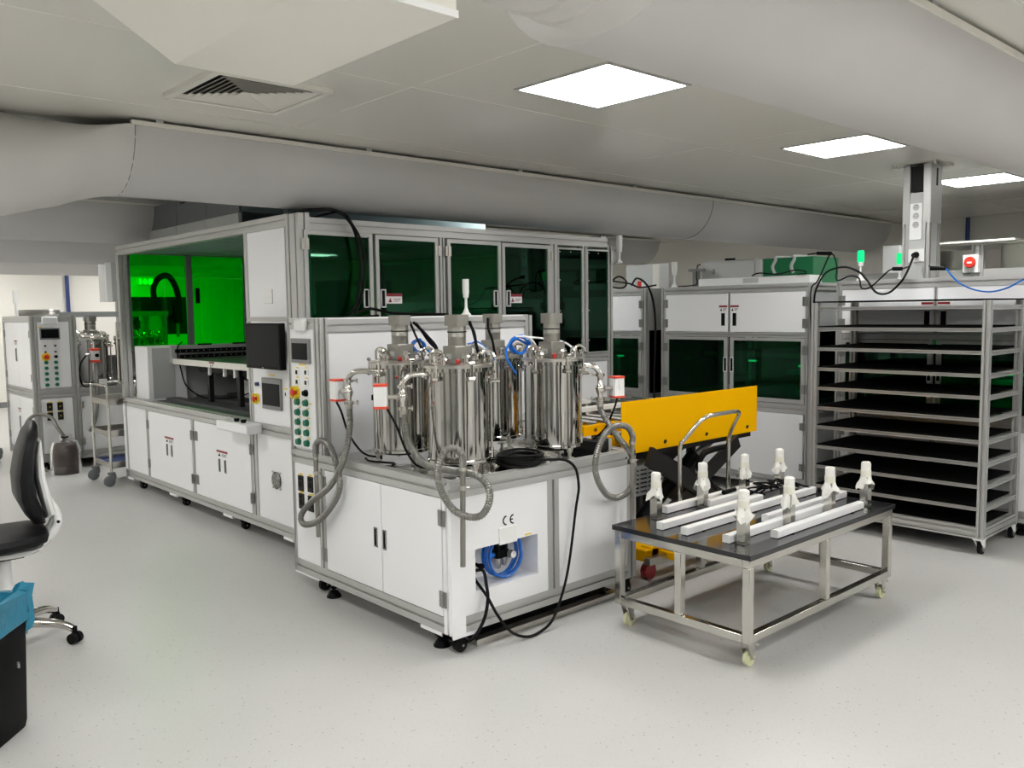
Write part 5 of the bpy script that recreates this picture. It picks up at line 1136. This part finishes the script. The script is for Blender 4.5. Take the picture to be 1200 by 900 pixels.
tag(hc.build('hose_coil', 'hose', None), 'flat coil of grey hose lying on the distant control tower', 'hose coil')
t = thing('dispensing_arm', 'machine head with looping cable chain seen through the left green window', 'machine head', (4.2, 11.6, 0))
q = 1.07
def Q(x, z): return (x*1.0+.27, 11.6, z)
MB().tube(smooth_path([Q(3.99, 1.40), Q(3.986, 1.60), Q(3.93, 1.82), Q(3.925, 1.98), Q(4.01, 2.11), Q(4.127, 2.125), Q(4.216, 1.98), Q(4.25, 1.80), Q(4.25, 1.70)]), .04, 8).build('cable_chain', 'black', t)
bx('head_body', 'black', t, 4.46, 4.56, 11.58, 11.7, 1.50, 1.82, bevel=.01); bx('head_nozzle', 'greyb', t, 4.49, 4.52, 11.62, 11.66, 1.32, 1.50); bx('arm_beam', 'black', t, 4.0, 4.55, 11.7, 11.8, 1.55, 1.62)
bx('arm_column', 'black', t, 4.05, 4.3, 11.7, 11.9, 0, 1.85); bx('arm_box', 'mechanism', t, 4.02, 4.75, 11.9, 12.1, 1.35, 1.86)
# white cup on the far counter and paper
solo('measuring_cup', 'clear', 'clear measuring cup on the distant counter above the trolley', 'cup', MB().lathe((3.05, 9.88, .85), [(.035, 0), (.042, .12), (.045, .14), (.042, .138), (.038, .02)], 20))
solo('paper_towel', 'offwhite', 'white paper towel block on the distant counter', 'towel', B(2.92, 3.0, 9.80, 9.88, .852, .93))
# ---- canister in a plastic bag
t = thing('canister', 'dark canister wrapped in a clear plastic bag on the floor before the distant station', 'canister', (2.5, 9.6, 0))
MB().lathe((2.50, 9.6, 0), [(.13, .005), (.135, .02), (.13, .07), (.125, .08), (.13, .10), (.132, .25), (.11, .30), (.05, .33), (.045, .35)], 24).build('canister_body', 'brown', t, bevel=0)
MB().lathe((2.50, 9.6, 0), [(.145, .002), (.15, .1), (.145, .25), (.12, .33), (.05, .37), (.065, .40)], 20).build('plastic_bag', 'clear', t)
cy('cap', 'black', t, (2.50, 9.6, .35), (2.50, 9.6, .38), .04)
cable('drain_tube', 'grey tube arching out of the bagged canister', [(2.50, 9.6, .37), (2.44, 9.62, .48), (2.40, 9.66, .58), (2.28, 9.68, .62), (2.18, 9.68, .55), (2.16, 9.68, .35), (2.2, 9.66, .15), (2.33, 9.62, .04)], .018, 'hosetube', 'tube', n=8)
# ---- trolleys
def trolley(x0, x1, y0, y1, label):
    t = thing('trolley', label, 'trolley', ((x0+x1)/2, (y0+y1)/2, 0), 'steel shelf trolleys')
    for x, lo in ((x0, True), (x1, True)):
        MB().tube(smooth_path([(x, y0, .13), (x, y0, .88), (x, y0+.02, .93), (x, y0+.07, .95), (x, y1-.07, .95), (x, y1-.02, .93), (x, y1, .88), (x, y1, .13)], .03), .0135, 10).build('end_frame', 'pol', t)
    for z in (.78, .48, .18):
        m = MB().box(x0, x1, y0+.01, y1-.01, z, z+.006); m.box(x0, x1, y0, y0+.01, z-.01, z+.05); m.box(x0, x1, y1-.01, y1, z-.01, z+.05); m.box(x0, x0+.01, y0, y1, z-.01, z+.04); m.box(x1-.01, x1, y0, y1, z-.01, z+.04)
        m.build('shelf', 'steel', t)
    for x in (x0, x1):
        for y in (y0, y1):
            c = MB().cyl((x, y, .115), (x, y, .135), .035, n=16).box(x-.02, x+.035, y-.025, y+.025, .07, .115).build('caster', 'grey', t)
            MB().lathe((x+.02*-1, y, .052), [(.02, -.02), (.040, -.018), (.052, -.012), (.052, .012), (.040, .018), (.02, .02)], 20, 'y').build('wheel', 'grey', c)
    return t
tr = trolley(2.60, 3.02, 8.50, 8.98, 'steel trolley beside the left end of the green-windowed cabinet')
tag(B(2.63, 3.0, 8.53, 8.95, .187, .20).build('blue_sheet', 'bluepipe'), 'blue sheet on the lowest shelf of the near trolley', 'sheet')
tr2 = dup(tr, (1.98, 11.3, 0), 'steel trolley at the far left picture edge behind the office chair')
# ================================================================== OFFICE CHAIR
t = thing('office_chair', 'black padded swivel chair with pale grey shell at the left edge', 'chair', (.90, 4.72, 0))
ang = math.radians(172); U = Vector((math.cos(ang), math.sin(ang), 0)); Vv = Vector((-U.y, U.x, 0)); C0 = Vector((.925, 4.70, 0))
def L(f, s, z): return C0 + U*f + Vv*s + Vector((0, 0, z))     # f forward, s sideways
def slab(outline, name, m_, parent, bev=.02):
    """outline: list of (f, z) sections with half width, front and back thickness"""
    N = 16; v = []
    for (f, z, hw, th, nf, nz) in outline:
        for k in range(N):
            a = 2*PI*k/N; c, s = math.cos(a), math.sin(a)
            sx = math.copysign(abs(s)**.6, s); cx_ = math.copysign(abs(c)**.6, c)
            v.append(L(f+nf*cx_*th, sx*hw, z+nz*cx_*th))
    n = len(outline); mm = MB()
    mm.add(v, [(j*N+k, j*N+(k+1) % N, (j+1)*N+(k+1) % N, (j+1)*N+k) for j in range(n-1) for k in range(N)], True)
    mm.add(v, [tuple(range(N-1, -1, -1)), tuple(range((n-1)*N, n*N))], True)
    return mm.build(name, m_, parent)
slab([(-.135, .60, .06, .012, 1, 0), (-.15, .61, .13, .03, 1, .1), (-.13, .66, .19, .042, 1, 0), (-.10, .74, .22, .046, 1, 0), (-.095, .84, .22, .044, 1, 0), (-.11, .95, .205, .038, 1, 0), (-.135, 1.04, .17, .032, 1, .1), (-.15, 1.085, .10, .020, 1, .2), (-.155, 1.10, .04, .008, 1, .2)], 'backrest', 'leather', t)
slab([(-.19, .62, .06, .012, 1, 0), (-.20, .65, .14, .022, 1, 0), (-.185, .72, .18, .024, 1, 0), (-.165, .84, .18, .022, 1, 0), (-.165, .94, .16, .016, 1, 0), (-.175, 1.00, .08, .008, 1, 0)], 'back_shell', 'offwhite', t)
slab([(-.19, .545, .08, .01, 0, 1), (-.175, .545, .15, .035, 0, 1), (-.12, .54, .20, .045, 0, 1), (0, .535, .225, .045, 0, 1), (.15, .535, .225, .045, 0, 1), (.24, .53, .20, .04, 0, 1), (.28, .52, .12, .02, 0, 1)], 'seat', 'leather', t)
slab([(-.16, .485, .10, .008, 0, 1), (-.12, .48, .15, .014, 0, 1), (.1, .475, .17, .016, 0, 1), (.22, .48, .12, .010, 0, 1)], 'seat_shell', 'offwhite', t)
for s_ in (-.06, .06):
    m = MB().tube(smooth_path([L(.05, s_, .462), L(-.08, s_, .468), L(-.15, s_, .495), L(-.205, s_, .545), L(-.232, s_, .60), L(-.222, s_, .655), L(-.195, s_, .71)]), [.022]*200 if False else .022, 10); b = m.build('back_arm', 'offwhite', t)
    mm = MB()
    for f, z in ((-.03, .466), (-.09, .473), (-.155, .50), (-.232, .60)): mm.cyl(L(f, s_*1.34, z), L(f, s_*1.42, z), .008, n=10); mm.cyl(L(f, s_*.66, z), L(f, s_*.60, z), .008, n=10)
    mm.build('arm_bolts', 'black', b)
MB().lathe((C0.x, C0.y, 0), [(.040, .09), (.040, .12), (.034, .13), (.034, .30), (.028, .31), (.028, .46)], 20).build('gas_column', 'offwhite', t)
bx('mechanism', 'black', t, C0.x-.07, C0.x+.07, C0.y-.07, C0.y+.07, .44, .465)
for k in range(5):
    a = math.radians(-38 + 72*k); d = Vector((math.cos(a), math.sin(a), 0)); p = [C0+Vector((0, 0, .105)), C0+d*.12+Vector((0, 0, .112)), C0+d*.24+Vector((0, 0, .10)), C0+d*.30+Vector((0, 0, .075))]
    P = smooth_path(p, .03); MB().tube(P, [.030-.013*i/len(P) for i in range(len(P))], 10).build('base_arm', 'pol', t)
    c = MB().cyl(C0+d*.31+Vector((0, 0, .05)), C0+d*.31+Vector((0, 0, .085)), .012, n=10); q = Vector((-d.y, d.x, 0))
    q2 = (d*.35+q*.93).normalized(); w0 = C0+d*.31+Vector((0, 0, .028))
    c.box((C0+d*.31).x-.012, (C0+d*.31).x+.012, (C0+d*.31).y-.012, (C0+d*.31).y+.012, .045, .062); c = c.build('caster', 'black', t)
    for s_ in (-1, 1): MB().cyl(w0+q2*s_*.006, w0+q2*s_*.028, .028, .026, n=18).build('wheel', 'rubber', c)
# ================================================================== WASTE BIN
t = thing('waste_bin', 'tall black bin with a blue bag liner at the bottom left corner', 'bin', (.60, 3.70, 0))
m = MB(); v = []
def rrect(hw, hd, r, z, n=5, cx=.605, cy=3.72, rot=math.radians(-42)):
    pts = []
    for qx, qy, a0 in ((1, 1, 0), (-1, 1, PI/2), (-1, -1, PI), (1, -1, 1.5*PI)):
        for i in range(n):
            a = a0+PI/2*i/(n-1); x, y = qx*(hw-r)+r*math.cos(a), qy*(hd-r)+r*math.sin(a)
            pts.append((cx+x*math.cos(rot)-y*math.sin(rot), cy+x*math.sin(rot)+y*math.cos(rot), z))
    return pts
N = 20; secs = [rrect(.128, .12, .03, .003), rrect(.133, .125, .03, .03), rrect(.145, .14, .035, .43), rrect(.140, .135, .035, .43), rrect(.129, .121, .03, .03)]
v = [p for s in secs for p in s]
m.add(v, [(j*N+k, j*N+(k+1) % N, (j+1)*N+(k+1) % N, (j+1)*N+k) for j in range(len(secs)-1) for k in range(N)], True); m.add(v, [tuple(range(N-1, -1, -1))]); m.add(v, [tuple(range(4*N, 5*N))])
m.build('bin_body', 'black', t)
bx('bin_latch', 'greyb', t, .73, .737, 3.60, 3.615, .28, .30)
rnd = random.Random(11); secs = []
def ruff(hw, hd, r, z, amp, zamp, ph):
    P = rrect(hw, hd, r, z, 16); cx, cy2 = .605, 3.72; out = []
    for i, p in enumerate(P):
        k = 1+amp*(math.sin(i*1.7+ph)+.6*math.sin(i*3.1+ph*2)+rnd.uniform(-.9, .9)); out.append((cx+(p[0]-cx)*k, cy2+(p[1]-cy2)*k, z+zamp*(math.sin(i*.9+ph)+rnd.uniform(-.8, .8))))
    return out
secs = [ruff(.152, .147, .04, .405, .04, .03, 1), ruff(.155, .150, .04, .43, .05, .008, 1.4), ruff(.157, .152, .04, .46, .05, .008, 2), ruff(.158, .152, .04, .50, .06, .014, 2.3), ruff(.152, .146, .04, .545, .07, .026, 2.6), ruff(.135, .13, .04, .54, .05, .016, 3), ruff(.125, .12, .04, .45, .06, .01, 3.5), ruff(.115, .11, .04, .33, .05, .01, 4)]
N = 64; v = [p for s in secs for p in s]; m = MB()
m.add(v, [(j*N+k, j*N+(k+1) % N, (j+1)*N+(k+1) % N, (j+1)*N+k) for j in range(len(secs)-1) for k in range(N)], False); m.add(v, [tuple(range(7*N, 8*N))])
m.build('bag_liner', 'bluebag', t, label='crumpled blue plastic bag liner')
# ================================================================== UNSEEN CABINETS (added behind the viewer for the polished steel to reflect)
def reflection_cabinet(x, y, w_, d_, h_, m_, lab, rz=0):
    t = thing('added_cabinet', lab, 'cabinet', (x, y, 0), 'unseen cabinets added behind the viewer for reflections')
    bx('cabinet_body', m_, t, x-w_/2, x+w_/2, y-d_/2, y+d_/2, .08, h_, bevel=.005); bx('plinth', 'black', t, x-w_/2+.02, x+w_/2-.02, y-d_/2+.02, y+d_/2-.02, 0, .08)
    for s_ in (-1, 1):
        d = bx('door', m_, t, x+s_*w_/4-w_/4+.01, x+s_*w_/4+w_/4-.01, y+d_/2, y+d_/2+.02, .1, h_-.02, bevel=.002); bx('handle', 'steel', d, x+s_*.05-.01, x+s_*.05+.01, y+d_/2+.02, y+d_/2+.04, h_*.5, h_*.5+.15)
for i, (x, y, w_, d_, h_, m_) in enumerate(((-2.4, -1.6, .9, .5, 2.1, 'greyb'), (-.9, -2.3, .8, .5, 2.2, 'white'), (.6, -2.6, .9, .5, 2.0, 'grey'), (2.2, -2.2, .5, .5, 2.3, 'black'), (3.4, -2.6, .9, .5, 1.9, 'white'), (5.2, -2.0, .8, .5, 2.1, 'greyb'), (-2.9, .8, .5, .9, 2.2, 'grey'), (-2.8, 3.2, .5, .8, 2.0, 'greyb'), (-3.0, 5.5, .5, 1.2, 2.1, 'white'), (7.2, -1.6, 1.0, .6, 2.1, 'grey'), (-2.6, 8.5, .6, 1.0, 2.0, 'greyb'))):
    reflection_cabinet(x, y, w_, d_, h_, m_, 'tall unseen cabinet added for the tank reflections, %s of those behind the viewer' % ('first', 'second', 'third', 'fourth', 'fifth', 'sixth', 'seventh', 'eighth', 'ninth', 'tenth', 'last')[i])
